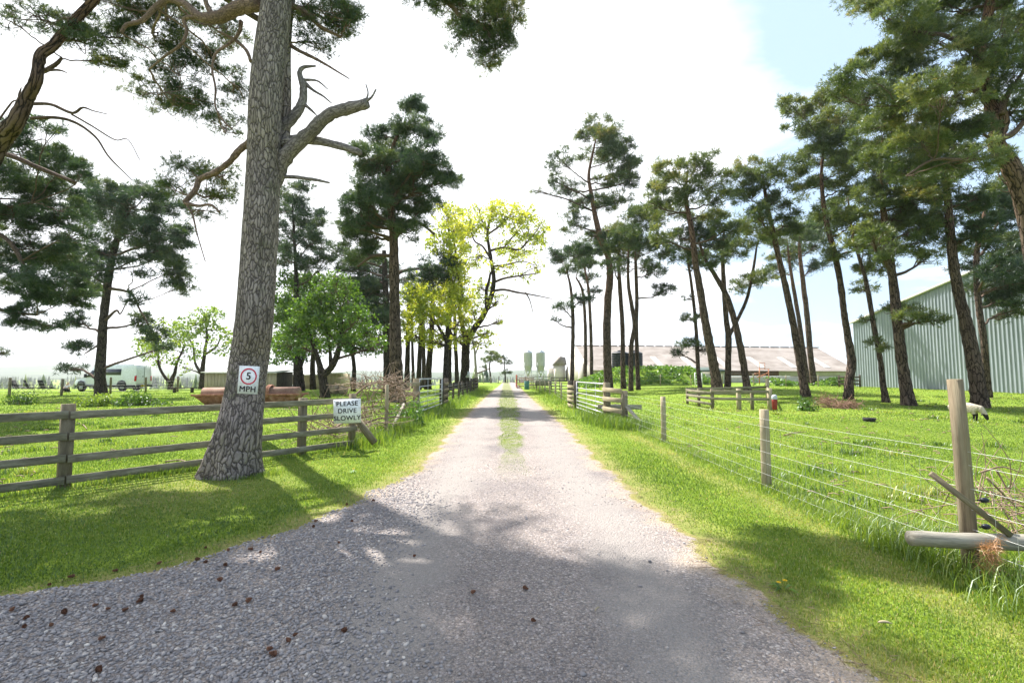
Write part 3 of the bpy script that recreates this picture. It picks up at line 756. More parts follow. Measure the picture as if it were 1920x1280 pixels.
def gate(name, label, a, c, z0, z1):
    a, c = np.asarray(a, float), np.asarray(c, float)
    e = empty(name, (a + c) / 2 + [0, 0, z0], label, 'gate', 'galvanised field gates either side of the driveway')
    z = np.array([0, 0, 1.])
    f = MB(); A0, A1, C0, C1 = a + z * z0, a + z * z1, c + z * z0, c + z * z1
    for p, q in ((A0, A1), (C0, C1)): f.tube([p - z * .02, q + z * .02], .026, 10)
    for p, q in ((A0, C0), (A1, C1)): f.tube([p, q], .026, 10)
    f.build('frame', GALV, e, smooth=True)
    hh = z1 - z0
    for k, t in enumerate((.13, .27, .42, .58, .77)):
        m_ = MB(); m_.tube([a + z * (z0 + hh * t), c + z * (z0 + hh * t)], .018, 8); m_.build('bar', GALV, e, smooth=True)
    for t in (.3, .62):
        m_ = MB(); p = a * (1 - t) + c * t
        o = np.cross(nrm(c - a), z) * .024
        m_.plank(p + z * z0 + o, p + z * z1 + o, .05, .008, np.cross(nrm(c - a), z)); m_.build('upright', GALV, e)
    m_ = MB(); m_.box(c + [-.03, -.05, (z0 + z1) / 2 - .04], c + [.03, .05, (z0 + z1) / 2 + .06]); m_.build('latch', GALV, e)
gate('field_gate', 'galvanised seven-bar field gate closed along the left verge of the driveway', gpL + [.1, .12, 0], gpLf + [.06, -.1, 0], .22, 1.46)

def twigs(mb, rng, c, R, n, Lr, r, up=.4, flat=1.0):
    for _ in range(n):
        p = c + in_ball(rng, 1)[0] * R; d = nrm(rng.normal(size=3) * np.array([1, 1, flat]) + np.array([0, 0, up]))
        L = rng.uniform(*Lr); q = p + d * L * .5 + rng.normal(size=3) * L * .12; e = q + nrm(d + rng.normal(size=3) * .5) * L * .5
        pts = np.array([p, q, e]); pts[:, 2] = np.maximum(pts[:, 2], gz(pts[:, 0], pts[:, 1]) + .01)
        mb.tube(curve(pts, 2), np.linspace(r, r * .4, 5), 4, False)
rng = np.random.default_rng(21)
bp_ = empty('brush_pile', G(700, 812), 'heap of dry brown brushwood behind the white drive sign', 'brushwood')
b = MB()
for px, py, Yq, R, n_, Lr in ((640, 790, 12.6, (.9, .5, .25), 90, (.5, 1.2)), (690, 775, 13.2, (.6, .5, .35), 60, (.5, 1.3)), (735, 725, 14.0, (.35, .4, .3), 80, (.3, .8)), (690, 722, 14.0, (.7, .4, .18), 70, (.3, .8)), (755, 740, 14.6, (.35, .4, .25), 70, (.25, .7)), (630, 812, 11.8, (.9, .4, .08), 40, (.5, 1.1))):
    twigs(b, rng, W(px, py, Yq), np.array(R), n_, Lr, .011, .15, .6)
b.build('twigs', DEADTWIG, bp_)
b = MB()
for P in (((664, 742, 13.4), (690, 722, 13.6), (722, 714, 13.8), (742, 722, 14)), ((612, 812, 12), (650, 790, 12.4), (700, 778, 12.8)), ((640, 830, 11.8), (668, 800, 12.2), (690, 790, 12.6)), ((675, 795, 12.8), (720, 783, 13.4), (770, 782, 14))):
    b.tube(curve([W(*q) for q in P], 5), np.linspace(.032, .014, (len(P) - 1) * 5 + 1), 6)
b.build('branch', DEADTWIG, bp_)

# stock fences further along the driveway
def stock_fence(label, P, hs=(1.0, .8, .6, .4, .2), top=1.15, r=.05, mat=None, cat='fence', skip=()):
    e = empty('wire_fence', (P[0] + P[-1]) / 2, label, cat)
    for i, p in enumerate(P):
        if i in skip: continue
        m_ = MB(); stake(m_, p, top * RNG.uniform(.94, 1.06), r, RNG.normal(size=2) * .03, 8); m_.build('post', mat or POSTW, e)
    m_ = MB()
    for a, c in zip(P[:-1], P[1:]): wires(m_, a, c, hs, .003, 3)
    m_.build('wire', WIRE, e)
stock_fence('dark post and wire fence running down the left verge past the oak', [on(-3.55, y) for y in (26.2, 29, 32, 35, 38.2, 41)], mat=DARKWOOD, r=.07)
rail_panel('rail_fence', 'dark rails on the left verge just beyond the yellow oak', on(-3.6, 42.5), on(-3.75, 52), 1.3, (1.1, .8, .5, .2), .18, (DARKWOOD, DARKWOOD), (0, .33, .66, 1), h=.14)
stock_fence('thin post and wire fence across the far end of the driveway', [on(x, 92 + .1 * x) for x in (-9, -7, -5.4, -4, -2.6, -.9, .8, 2.6)], mat=GREYWOOD, r=.08, top=1.3)

# ------------------------------------------------------------------ right side: gate, panels, near wire fence
gpR, gpRf, strR = on(3.32, 16.9), on(3.02, 22.6), on(3.6, 15.5)
gate('field_gate', 'galvanised seven-bar field gate closed along the right verge of the driveway', gpR + [-.04, .12, 0], gpRf + [0, -.1, 0], .12, 1.3)
rp = rail_panel('rail_fence', 'short four-rail panel beside hinge post of the right galvanised gate', gpR, strR, 1.34, (1.12, .8, .46, .16), .2, (POSTW, STAKE), (0,), h=.15)
b = MB(); b.plank(strR + [0, 0, -.1], strR + [0, 0, 1.12], .19, .19, (0, 1, 0)); b.build('post', POSTW, rp)
b = MB(); b.plank(strR + [.05, -.1, .62], strR + [.45, -.9, .02], .1, .06, (0, 0, 1)); b.build('brace', GREYWOOD, rp)
rail_panel('rail_fence', 'pale five-rail panel behind far end of the right galvanised gate', gpRf + [0, .2, 0], on(2.95, 24.6), 1.35, (1.05, .82, .59, .36, .13), .2, (DARKWOOD, STAKE), (0, 1), h=.15)
ln = empty('timber_plank', on(4.2, 17.2, .5), 'grey timber rail jutting into the right paddock behind the gate panel', 'plank')
b = MB(); b.plank(W(1120, 762, 17.6), W(1203, 763, 17.4), .06, .17); b.build('plank', GREYWOOD, ln)

nf = empty('wire_fence', on(3.7, 8), 'knee-to-chest square mesh wire fence on round stakes along the right verge', 'fence')
strN = on(3.79, 4.1); stk = [on(3.70, 7.1), on(3.72, 11.9)]
for p, top, r in ((stk[0], 1.13, .066), (stk[1], 1.1, .062)):
    b = MB(); stake(b, p, top, r, (.0, .0), 14); b.build('stake', STAKE, nf)
b = MB(); b.tube([strN + [.02, 0, -.2], strN + [.01, 0, .5], strN + [0, 0, 1.1], strN + [-.02, 0, 1.6]], [.059, .058, .056, .054], 22, True, .006)
STRAIN = weathered('tanalised strainer', (.115, .09, .06), (.22, .178, .12), 2.6, .85, 0, (7, 7, .5), .6, .006, .15, (.27, .24, .165))
b.build('strainer_post', STRAIN, nf)
HS = (1.0, .89, .70, .53, .37, .22, .06)
run = [on(3.93, 1.2), strN + [0, -.085, 0], stk[0] + [-.07, 0, 0], stk[1] + [-.066, 0, 0], strR]
b = MB()
for a, c in zip(run[:-1], run[1:]): wires(b, a, c, HS, .0014, 7, .008)
b.build('wire', WIRE, nf)
b = MB()
for a, c in zip(run[:-1], run[1:]):
    n_ = max(2, int(np.linalg.norm((c - a)[:2]) / .155))
    for k in range(1, n_):
        t = k / n_; p = a * (1 - t) + c * t
        b.tube([on(p[0], p[1], .05), on(p[0] + RNG.normal() * .006, p[1], .48), on(p[0], p[1], .885)], .0011, 3, False)
tag(b.build('mesh_wire', WIRE, nf), kind='stuff')
for z in (.60, .385):
    b = MB(); q = strN + [.075, -.03, z]; b.tube([q, q + [.05, 0, 0]], .006, 6); b.tube([q + [.03, 0, 0], q + [.045, 0, 0], q + [.075, 0, 0], q + [.095, 0, 0]], [.012, .022, .022, .01], 10); b.build('insulator', PLASTIC, nf)
lg = empty('timber_log', on(4.3, 3.95, .18), 'round grey log rail lying low across the foot of the tall strainer post', 'log')
b = MB(); b.tube(curve([W(1706, 1008, 3.98), W(1800, 1013, 3.96), W(1925, 1017, 3.94), W(2250, 1030, 3.9)], 5), np.linspace(.058, .068, 16), 14, True, .015); b.build('log', GREYWOOD, lg)
st = empty('timber_batten', W(1820, 945, 3.99), 'thin flat batten leaning diagonally across the tall strainer post', 'batten')
b = MB(); b.plank(W(1745, 887, 4.0), W(1895, 1003, 3.9), .03, .042, (0, 0, 1), .004); b.build('batten', POSTW, st)
db = empty('dead_branch', on(4.9, 4.8), 'tangle of thin dead twigs behind the mesh fence by the strainer post', 'branch')
b = MB(); rng = np.random.default_rng(5); twigs(b, rng, on(4.95, 4.9, .3), np.array([.55, .5, .25]), 75, (.3, .9), .006, .2, .7)
for q in (((1850, 895, 4.7), (1880, 925, 4.7), (1910, 955, 4.7)), ((1868, 880, 4.9), (1882, 905, 4.9), (1900, 940, 4.8)), ((1840, 885, 4.8), (1880, 875, 4.9), (1925, 890, 5))):
    b.tube(curve([W(*p) for p in q], 4), np.linspace(.011, .005, 9), 5)
b.build('twigs', DEADTWIG, db)
dn = empty('pine_spray', W(1865, 1045, 3.9), 'withered orange pine spray caught on the low log', 'pine spray')
b = MB(); rng = np.random.default_rng(9); P = np.array([W(1858 + 10 * rng.normal(), 1035 + 14 * rng.normal(), 3.86) for _ in range(60)])
needles(b, rng, P, np.tile([.1, -.2, -.8], (60, 1)), .09, 8, .035, np.full(60, .9)); b.build('needles', foliage('withered needles', [(0, (.25, .11, .05)), (1, (.5, .27, .13))], .3), dn)
tag(dn, 'withered orange pine spray caught on the low log', 'pine spray')

# ------------------------------------------------------------------ small timber pen, red bin and things in the right paddock
pn = empty('timber_pen', on(10.5, 23.5), 'small square timber rail pen standing in the right paddock', 'pen')
A, B_, C_, D_ = G(1289, 757), G(1336, 767), G(1444, 769), G(1440, 752)
for p, t, r in ((A, .86, .075), ((A + B_) / 2, .9, .08), (B_, .95, .09), (B_ * .53 + C_ * .47, .98, .11), (B_ * .3 + C_ * .7, .88, .08), (C_, 1.0, .11), (D_, 1.28, .1)):
    b = MB(); b.plank(np.array([*p[:2], float(gz(*p[:2])) - .1]), np.array([*p[:2], float(gz(*p[:2])) + t]), r * 1.5, r * 1.5, (0, 1, 0)); b.build('post', POSTW if r < .1 else STAKE, pn)
for a, c, zs in ((A, B_, (.76, .5, .24)), (B_, C_, (.84, .5)), (A, D_, (.8, .52)), (D_, C_, (.8, .5))):
    for z in zs:
        b = MB(); o = np.array([-.09, -.09, 0]); zz = np.array([0, 0, z])
        b.plank(a + o + zz, c + o + zz, .04, .12); b.build('rail', RAIL, pn)
rb = G(1453, 772)
bn = empty('litter_bin', rb, 'narrow red bin with a white lid beside the small timber pen', 'bin')
b = MB(); b.lathe(rb, [(.01, .1), (.075, .1), (.1, .16), (.108, .45), (.108, .55), (.01, .55)], 16); b.build('body', plain('faded red plastic', (.24, .03, .025), .6), bn, smooth=True)
b = MB(); b.lathe(rb, [(.115, .55), (.12, .62), (.1, .71), (.05, .745), (.001, .75)], 16); b.build('lid', plain('pale blue grey plastic', (.42, .45, .52), .5), bn, smooth=True)
b = MB(); b.tube([rb + [.0, .1, -.1], rb + [0, .1, .6]], .02, 6); b.build('post', DARKWOOD, bn)
rng = np.random.default_rng(31)
bh = empty('brush_pile', G(1578, 766), 'low reddish brown heap of cut brush at the foot of a right paddock pine', 'brushwood')
b = MB(); twigs(b, rng, G(1556, 764) + [0, .2, .22], np.array([.45, .4, .3]), 150, (.2, .6), .012, .2, .8); twigs(b, rng, G(1592, 766) + [0, .2, .13], np.array([.65, .4, .2]), 200, (.2, .6), .012, .1, .6)
b.build('twigs', weathered('reddish twigs', (.2, .11, .075), (.36, .22, .16), 8), bh)
def clump(name, label, cat, c, R, n, s, mat, seed, tint=.45, group=None):
    rg = np.random.default_rng(seed); e = empty(name, c, label, cat, group)
    m_ = MB(); d = nrm(rg.normal(size=(n, 3))); d[:, 2] = np.abs(d[:, 2]); P = np.asarray(c) + d * (rg.random((n, 1)) ** .4) * np.array(R) * (1 + .3 * np.sin(d[:, :1] * 6 + seed))
    leaves(m_, rg, P, s, tint + .2 * np.sin(P[:, 0] * 5) * np.sin(P[:, 2] * 7) + rg.normal(size=n) * .15); m_.build('foliage', mat, e)
    m_ = MB()
    for k in range(14):
        q = P[rg.integers(n)]; m_.tube(curve([np.asarray(c) + [*(rg.normal(size=2) * .1), -.03], (np.asarray(c) + q) / 2 + [0, 0, .05], q], 2), np.linspace(.012, .005, 5), 4, False)
    m_.build('stems', DEADTWIG, e); return e
clump('nettle_clump', 'small dark nettle clump on the shaded grass right of the red bin', 'plant', G(1511, 770), (.42, .4, .55), 500, .11, NETTLE, 3, .25)
clump('bush', 'small dark bush on the far left lawn before the camping chairs', 'bush', G(40, 758), (.75, .6, .62), 900, .11, LEAF, 5, .1)
clump('bush', 'pale feathery bush behind the rail fence before the white van', 'bush', G(177, 762), (1.0, .8, .6), 1300, .13, LEAF_PALE, 6, .4)
clump('bush', 'darker spreading bush right of the pale feathery bush', 'bush', G(255, 760), (1.6, .9, .65), 1800, .13, LEAF, 8, .3)
clump('nettle_clump', 'leafy weed clump at the foot of the left gate hinge panel', 'plant', G(765, 797), (.7, .6, .75), 1500, .085, NETTLE, 12, .35)
bw = empty('feed_bowl', G(1630, 790), 'black rubber feed bowl lying on the sunny right paddock grass', 'bowl')
b = MB(); b.lathe(G(1630, 790), [(.001, .02), (.13, .02), (.16, .03), (.185, .13), (.195, .13), (.17, 0), (.001, 0)], 18); b.build('bowl', RUBBER, bw, smooth=True)

# sheep grazing behind the strainer post
sb = G(1812, 789)
sh = empty('sheep', sb, 'cream sheep with black face grazing beside the tall strainer post', 'sheep')
SK = lambda *a: np.array(a, float)
fx = nrm([.42, -.9, 0]); sy = np.array([-fx[1], fx[0], 0])
def sp_(f, s_, z): return fx * f + sy * s_ + np.array([0, 0, z])
V = [sp_(-.3, 0, .5), sp_(0, 0, .49), sp_(.26, 0, .5), sp_(.40, 0, .46), sp_(-.42, 0, .46), sp_(-.47, 0, .33)]
E = [(0, 1), (1, 2), (2, 3), (0, 4), (4, 5)]; Rr = [.2, .215, .19, .13, .13, .03]
for f, s_ in ((.24, .1), (.24, -.1), (-.3, .1), (-.3, -.1)):
    k = len(V); V += [sp_(f, s_, .33), sp_(f + (.02 if f > 0 else -.04), s_, .2), sp_(f, s_, .02)]
    E += [(2 if f > 0 else 0, k), (k, k + 1), (k + 1, k + 2)]; Rr += [.075, .035, .028]
k = len(V); V += [sp_(.5, 0, .34), sp_(.55, 0, .2), sp_(.59, 0, .08)]; E += [(3, k), (k, k + 1), (k + 1, k + 2)]; Rr += [.085, .068, .042]
WOOL = weathered('fleece', (.50, .44, .35), (.70, .65, .56), 14, .95, 0, (1, 1, 1), .8, .02, .1)
m, nt, n, l = newmat('sheep coat')
tco = N(nt, 'ShaderNodeTexCoord'); sep = N(nt, 'ShaderNodeSeparateXYZ'); l.new(tco.outputs['Object'], sep.inputs[0])
nz = noise(nt, tco.outputs['Object'], 22, 4)
face = ramp(nt, mth(nt, 'ADD', mth(nt, 'MULTIPLY', sep.outputs[2], -1.0), mth(nt, 'MULTIPLY', sep.outputs[0], 0.0)), [(0, (0,)*3), (1, (0,)*3)])
blk = mth(nt, 'LESS_THAN', sep.outputs[2], .27)
surf(nt, mixc(nt, blk, ramp(nt, nz, [(.3, (.34, .29, .22)), (.7, (.55, .49, .40))]), (.03, .027, .025)), .95, 0, nz, 1.0, .03, .1)
skin_body('body', m, V, E, Rr, sh, 2)
b = MB()
for s_ in (-1, 1): b.tube([sp_(.53, s_ * .06, .27) + sb, sp_(.5, s_ * .13, .28) + sb, sp_(.48, s_ * .17, .25) + sb], [.02, .03, .01], 8)
b.build('ear', RUBBER, sh, smooth=True)

# ------------------------------------------------------------------ green corrugated shed
gs = empty('metal_shed', on(46, 40), 'tall grey green corrugated metal shed behind the right paddock pines', 'building')
P0, P1 = W(1605, 725, 46), W(1925, 734, 32.5)
P0[2] = gz(*P0[:2]); P1[2] = gz(*P1[:2])
dd = nrm((P1 - P0)[:2]); d3 = np.array([dd[0], dd[1], 0]); Lw = np.linalg.norm((P1 - P0)[:2])
zt0 = W(1605, 605, 46)[2]; zt1 = W(1920, 476, 32.6)[2]; slope = (zt1 - zt0) / Lw
half = 17.0; out = np.array([-d3[1], d3[0], 0])
if out[0] > 0: out = -out
b = MB(); pitch_ = .27; s_ = 0.; cols = []
while s_ < half * 2:
    for ds, o in ((0, 0), (.045, 0), (.075, .045), (.135, .045), (.165, 0)):
        cols.append((s_ + ds, o))
    s_ += pitch_
def ztop(s): return zt0 + slope * (s if s < half else 2 * half - s)
bot = [P0 + d3 * s + out * o - [0, 0, .3] for s, o in cols]; top = []
for s, o in cols:
    p = P0 + d3 * s + out * o; top.append([p[0], p[1], ztop(s)])
n_ = len(cols); i = np.arange(n_ - 1)
b.add(np.vstack([bot, top]), np.stack([i, i + 1, n_ + i + 1, n_ + i], 1), g=np.vstack([np.array([[s, 0, 0] for s, o in cols]), np.array([[s, 0, 8] for s, o in cols])]))
GREENM = weathered('grey green steel sheet', (.24, .285, .325), (.31, .355, .40), 1.2, .45, 0, (2, 2, .15), .02, .002, .45)
b.build('wall', GREENM, gs)
b = MB(); back = -out * 30
b.prism([P0 - [0, 0, .3] - out * .02, P0 + d3 * 2 * half - [0, 0, .3] - out * .02, P0 + d3 * 2 * half + [0, 0, zt0 - P0[2] - .03] - out * .02, P0 + d3 * half + [0, 0, ztop(half) - P0[2] - .03] - out * .02, P0 + [0, 0, zt0 - P0[2] - .03] - out * .02], back)
b.build('shell', GREENM, gs)
b = MB()
R0, R1 = P0 - d3 * .2 + out * .12, P0 + d3 * half + out * .12
R0[2] = zt0 - .02; R1[2] = ztop(half) + .04; R2 = P0 + d3 * (2 * half + .2) + out * .12; R2[2] = zt0 - .02
b.plank(R0, R1, .16, .16); b.plank(R1, R2, .16, .16)
b.build('verge_trim', weathered('pale flashing', (.55, .54, .5), (.68, .66, .62), 4, .5), gs)
b = MB()
for a, c in ((R0, R1), (R1, R2)): b.prism([a + [0, 0, .08], c + [0, 0, .08], c + [0, 0, .13], a + [0, 0, .13]], back)
b.build('roof', GREENM, gs)

# ------------------------------------------------------------------ long barn, lean-to, tanks, silos
CEM = weathered('fibre cement roof', (.33, .29, .265), (.47, .43, .40), 1.1, .9, 0, (1, 1, 1), .3, .02, .15, (.40, .29, .19))
m, nt, n, l = newmat('fibre cement sheets')
v = coords(nt); nz = noise(nt, v, .5, 6, .65); nf_ = noise(nt, v, 5, 5, .7)
c = ramp(nt, nz, [(.32, (.155, .135, .122)), (.55, (.23, .208, .195)), (.7, (.28, .255, .24))])
c = mixc(nt, ramp(nt, nf_, [(.58, (0,)*3), (.74, (.55,)*3)]), c, (.26, .19, .11))
surf(nt, c, .92, 0, nf_, .3, .02, .15); CEM = m
SHEETL = plain('clear roof sheet', (.45, .43, .4), .6)
EL, ER = W(1107, 692, 70), W(1606, 694, 66)
RL, RR = W(1079, 648, 86), W(1532, 652, 80)
BL, BR = RL * 2 - EL, RR * 2 - ER
BL[2] = EL[2]; BR[2] = ER[2]
bn_ = empty('barn', on(28, 74), 'long low barn with stained pinkish grey fibre cement roof', 'building')
up3 = np.array([0, 0, 1.])
def roof_slope(name, E0, E1, R0, R1, mat, parent, n=150, amp=.035, t=.0, off=0.0):
    m_ = MB(); k = 2 * n + 1
    u = np.linspace(0, 1, k); z = np.where(np.arange(k) % 2, amp, 0) + off
    nn = nrm(np.cross(E1 - E0, R0 - E0)); nn = nn if nn[2] > 0 else -nn
    a = E0 + (E1 - E0) * u[:, None] + nn * z[:, None]; c = R0 + (R1 - R0) * u[:, None] + nn * z[:, None]
    i = np.arange(k - 1); m_.add(np.vstack([a, c]), np.stack([i, i + 1, k + i + 1, k + i], 1))
    return m_.build(name, mat, parent)
out_e = nrm(EL - RL); out_e[2] = 0
rf = roof_slope('roof', EL + out_e * .5 - up3 * .15, ER + out_e * .5 - up3 * .15, RL, RR, CEM, bn_)
roof_slope('roof', BL - out_e * .5 - up3 * .15, BR - out_e * .5 - up3 * .15, RL, RR, CEM, bn_)
for t in (.17, .28, .40, .53, .66, .78, .9):
    for s0, s1 in ((.08, .5),):
        q = lambda tt, s: (EL + (ER - EL) * tt) * (1 - s) + (RL + (RR - RL) * tt) * s
        roof_slope('rooflight', q(t, s0), q(t + .022, s0), q(t, s1), q(t + .022, s1), SHEETL, rf, 4, .03, off=.045)
b = MB(); k = 26
for t in np.linspace(.01, .99, k): 
    p = RL + (RR - RL) * t; b.plank(p + up3 * .06 - (RR - RL) / k * .42, p + up3 * .06 + (RR - RL) / k * .42, .5, .14)
b.build('ridge', CEM, rf)
WALLP = weathered('pale rendered block', (.46, .42, .39), (.58, .54, .50), 1.5, .9, 0, (1, 1, 1), .2, .01, .1)
BOARD = weathered('brown space boarding', (.10, .055, .04), (.2, .115, .085), 2, .9, 0, (9, 9, .5), .5, .02, .1)
b = MB(); flo = lambda p: np.array([p[0], p[1], float(gz(p[0], p[1])) - .4])
b.prism([flo(EL), EL, RL - up3 * .05, BL, flo(BL)], nrm(ER - EL) * .25); b.build('gable_wall', WALLP, bn_)
b = MB(); b.prism([flo(ER), ER, RR - up3 * .05, BR, flo(BR)], -nrm(ER - EL) * .25); b.build('gable_wall', WALLP, bn_)
dw = nrm(ER - EL); cutA = EL + (ER - EL) * .25; cutB = EL + (ER - EL) * .72
b = MB(); b.prism([flo(EL), flo(ER), flo(ER) + up3 * 1.35, flo(EL) + up3 * 1.35], -out_e * .25); b.prism([flo(EL) + up3 * 1.36, flo(cutA) + up3 * 1.36, cutA, EL], -out_e * .2); b.prism([flo(cutB) + up3 * 1.36, flo(ER) + up3 * 1.36, ER, cutB], -out_e * .2); b.build('wall', WALLP, bn_)
b = MB(); nb = 120
for kk in range(nb):
    a = cutA + (cutB - cutA) * (kk + .06) / nb; c = cutA + (cutB - cutA) * (kk + .9) / nb
    b.prism([flo(a) + up3 * 1.37, flo(c) + up3 * 1.37, c - up3 * .01, a - up3 * .01], -out_e * .04)
b.build('boarding', BOARD, bn_)
gd = nrm(BL - EL); gd = gd / np.linalg.norm(gd[:2]); b = MB(); o = -dw * .06
da, dc = EL + gd * 6.5, EL + gd * 12.5
for p, q in ((da, dc),):
    b.prism([flo(p) + o, flo(q) + o, flo(q) + o + up3 * 3.6, flo(p) + o + up3 * 3.6], -dw * .05)
b.build('door', weathered('faded grey door', (.34, .31, .30), (.44, .41, .40), 2), bn_)
lt = empty('outbuilding', W(1043, 690, 100), 'pale low outbuilding with a hipped roof left of the long barn', 'building')
b = MB(); a, c = W(1042, 722, 99), W(1060, 722, 99); a[2] = c[2] = -.5
zt = W(1040, 684, 99)[2]; b.prism([a, c, [c[0], c[1], zt], [a[0], a[1], zt]], (0, 6, 0)); b.build('wall', WALLP, lt)
b = MB(); zr = W(1050, 668, 99)[2]; b.prism([[a[0] - .3, a[1] - .3, zt], [c[0] + .3, c[1] - .3, zt], [c[0], c[1] - .3, zr - .2], [(a[0] + c[0]) / 2, a[1] - .3, zr]], (0, 6.6, 0)); b.build('roof', CEM, lt)
b = MB(); a2 = W(1029, 722, 104); a2[2] = -.5; c2 = W(1043, 722, 104); b.box([a2[0], 104, -.5], [c2[0], 108, W(1040, 690, 104)[2]]); b.build('annexe', WALLP, lt)
ls = empty('field_shed', on(23, 60), 'low pale lean-to shed with dark green roof before the long barn', 'shed')
a, c = W(1292, 722, 60), W(1362, 722, 60); zf = float(gz(a[0], 60)) - .2
b = MB(); b.box([a[0], 60, zf], [c[0], 64, W(0, 697, 60)[2]]); b.build('wall', weathered('whitewash', (.55, .53, .48), (.68, .66, .6), 2), ls)
b = MB(); zt = W(0, 697, 60)[2]; b.prism([[a[0] - .25, 59.6, zt + .02], [c[0] + .25, 59.6, zt + .02], [c[0] + .25, 59.6, zt + .16], [a[0] - .25, 59.6, zt + .16]], (0, 5, .5)); b.build('roof', plain('dark green roof', (.07, .1, .085), .7), ls)
b = MB(); wx = W(1331, 706, 60)[0]; b.box([wx, 59.96, zf + 1.2], [wx + 1.1, 59.995, zf + 1.9]); b.build('window', GLASS, ls)
for k, (px, lab) in enumerate(((1163, 'left black plastic water tank standing behind the nettle bank'), (1190, 'right black plastic water tank standing behind the nettle bank'))):
    p = on(W(px, 706, 67)[0], 67); e = empty('water_tank', p, lab, 'tank', 'black water tanks behind the bank')
    zt = W(0, 659, 67)[2] - p[2]
    prof = [(.01, 0), (1.12, 0)]
    for z in np.linspace(.2, zt - .35, 12): prof += [(1.12, z), (1.16, z + .07), (1.12, z + .14)]
    prof += [(1.1, zt - .2), (.75, zt - .02), (.3, zt + .05), (.01, zt + .05)]
    b = MB(); b.lathe(p, prof, 26); b.build('body', PLASTIC, e, smooth=True)
    b = MB(); b.lathe(p, [(.32, zt + .05), (.34, zt + .17), (.01, zt + .2)], 18); b.build('lid', PLASTIC, e, smooth=True)
SILO = weathered('grey green silo sheet', (.40, .41, .39), (.48, .49, .47), 2, .5, .0, (1, 1, .2), .05, .004, .5)
for px, lab in ((990, 'left grey green feed silo on legs at the end of the driveway'), (1013.5, 'right grey green feed silo on legs at the end of the driveway')):
    Ys = 76; p = on(W(px, 706, Ys)[0], Ys); e = empty('feed_silo', p, lab, 'silo', 'pair of feed silos')
    zz = lambda y: W(0, y, Ys)[2] - p[2]
    r = 8.6 * Ys / F
    b = MB(); pr = [(r, zz(686))]
    for z in np.linspace(zz(685), zz(663), 9): pr += [(r, z), (r * 1.025, z + .04), (r, z + .08)]
    b.lathe(p, pr + [(r, zz(661.5))], 24); b.build('body', SILO, e, smooth=True)
    b = MB(); b.lathe(p, [(r, zz(661.5)), (r * .95, zz(660)), (r * .3, zz(656.5)), (r * .28, zz(655.8)), (.01, zz(655.6))], 24); b.build('roof', GALV, e, smooth=True)
    b = MB(); b.lathe(p, [(r, zz(686)), (r * .22, zz(704)), (r * .22, zz(706)), (.01, zz(706))], 24); b.build('hopper', SILO, e, smooth=True)
    b = MB(); b.lathe(p - [0, r * .55, 0], [(.16, zz(700)), (.16, zz(696)), (.01, zz(696))], 12); b.build('inspection_hatch', WHITE, e)
    for k in range(4):
        t = math.pi / 4 + k * math.pi / 2; q = p + np.array([math.cos(t), math.sin(t), 0]) * r * 1.02
        b = MB(); b.tube([q - [0, 0, .1], q + [0, 0, zz(680)]], .05, 6); b.build('leg', GALV, e)

# ------------------------------------------------------------------ livestock pens by the silos
def hurdle(label, a, c, h, nb, mat, r=.03, group='livestock hurdles by the silos', z0=.15, ups=3):
    a, c = np.asarray(a, float), np.asarray(c, float); e = empty('livestock_hurdle', (a + c) / 2, label, 'hurdle', group)
    f = MB()
    for t in np.linspace(0, 1, ups):
        p = a * (1 - t) + c * t; f.tube([p, p + up3 * h], r * 1.2, 6)
    f.build('upright', mat, e)
    for z in np.linspace(z0, h - .03, nb):
        f = MB(); f.plank(a + up3 * z, c + up3 * z, r * 1.2, r * 2.2); f.build('rail', mat, e)
    return e
DGREY = weathered('dull dark steel', (.07, .065, .06), (.14, .13, .12), 5, .6, .3)
hurdle('red brown hurdle at the left end of the silo pens', on(W(967.5, 706, 66)[0], 66), on(W(969.5, 706, 56)[0], 56), 1.6, 6, REDOX, .04)
hurdle('long grey hurdle across the back of the silo pens', on(W(970, 706, 66)[0], 66), on(W(1040, 706, 66)[0], 66), 1.65, 5, GALV, .035, ups=6)
hurdle('dark six-bar hurdle at the right end of the silo pens', on(W(1033, 706, 50)[0], 50), on(W(1066, 706, 50)[0], 50), 1.35, 5, DGREY, .04, ups=3)
hurdle('pale hurdle along the front of the silo pens', on(W(985, 706, 55)[0], 55), on(W(1034, 706, 53)[0], 53), 1.45, 5, GREYWOOD, .04, ups=4)
hurdle('rusty inner hurdle under the silo hoppers', on(W(973, 706, 62)[0], 62), on(W(1001, 706, 61)[0], 61), 1.2, 5, REDOX, .035, ups=3)
fb = empty('feed_trough', on(W(1018, 706, 49)[0], 49), 'weathered timber feed trough on legs before the silo pens', 'trough')
a, c = W(1004, 706, 49)[0], W(1032, 706, 49)[0]
b = MB(); b.prism([[a, 48.6, .55], [c, 48.6, .55], [c, 48.4, 1.05], [a, 48.4, 1.05]], (0, .06, 0)); b.prism([[a, 49.3, .55], [c, 49.3, .55], [c, 49.5, 1.05], [a, 49.5, 1.05]], (0, .06, 0)); b.box([a, 48.68, .5], [c, 49.28, .56]); b.box([a - .05, 48.4, .5], [a - .002, 49.55, 1.08]); b.box([c + .002, 48.4, .5], [c + .05, 49.55, 1.08])
b.build('box', GREYWOOD, fb)
for x in (a + .1, c - .1):
    for y in (48.65, 49.25):
        b = MB(); b.plank([x, y, -.1], [x, y, .49], .1, .1, (0, 1, 0)); b.build('leg', POSTW, fb)
tp = on(W(987.5, 706, 54)[0], 53.5); e = empty('drum', tp, 'teal plastic drum standing at the corner of the silo pens', 'drum')
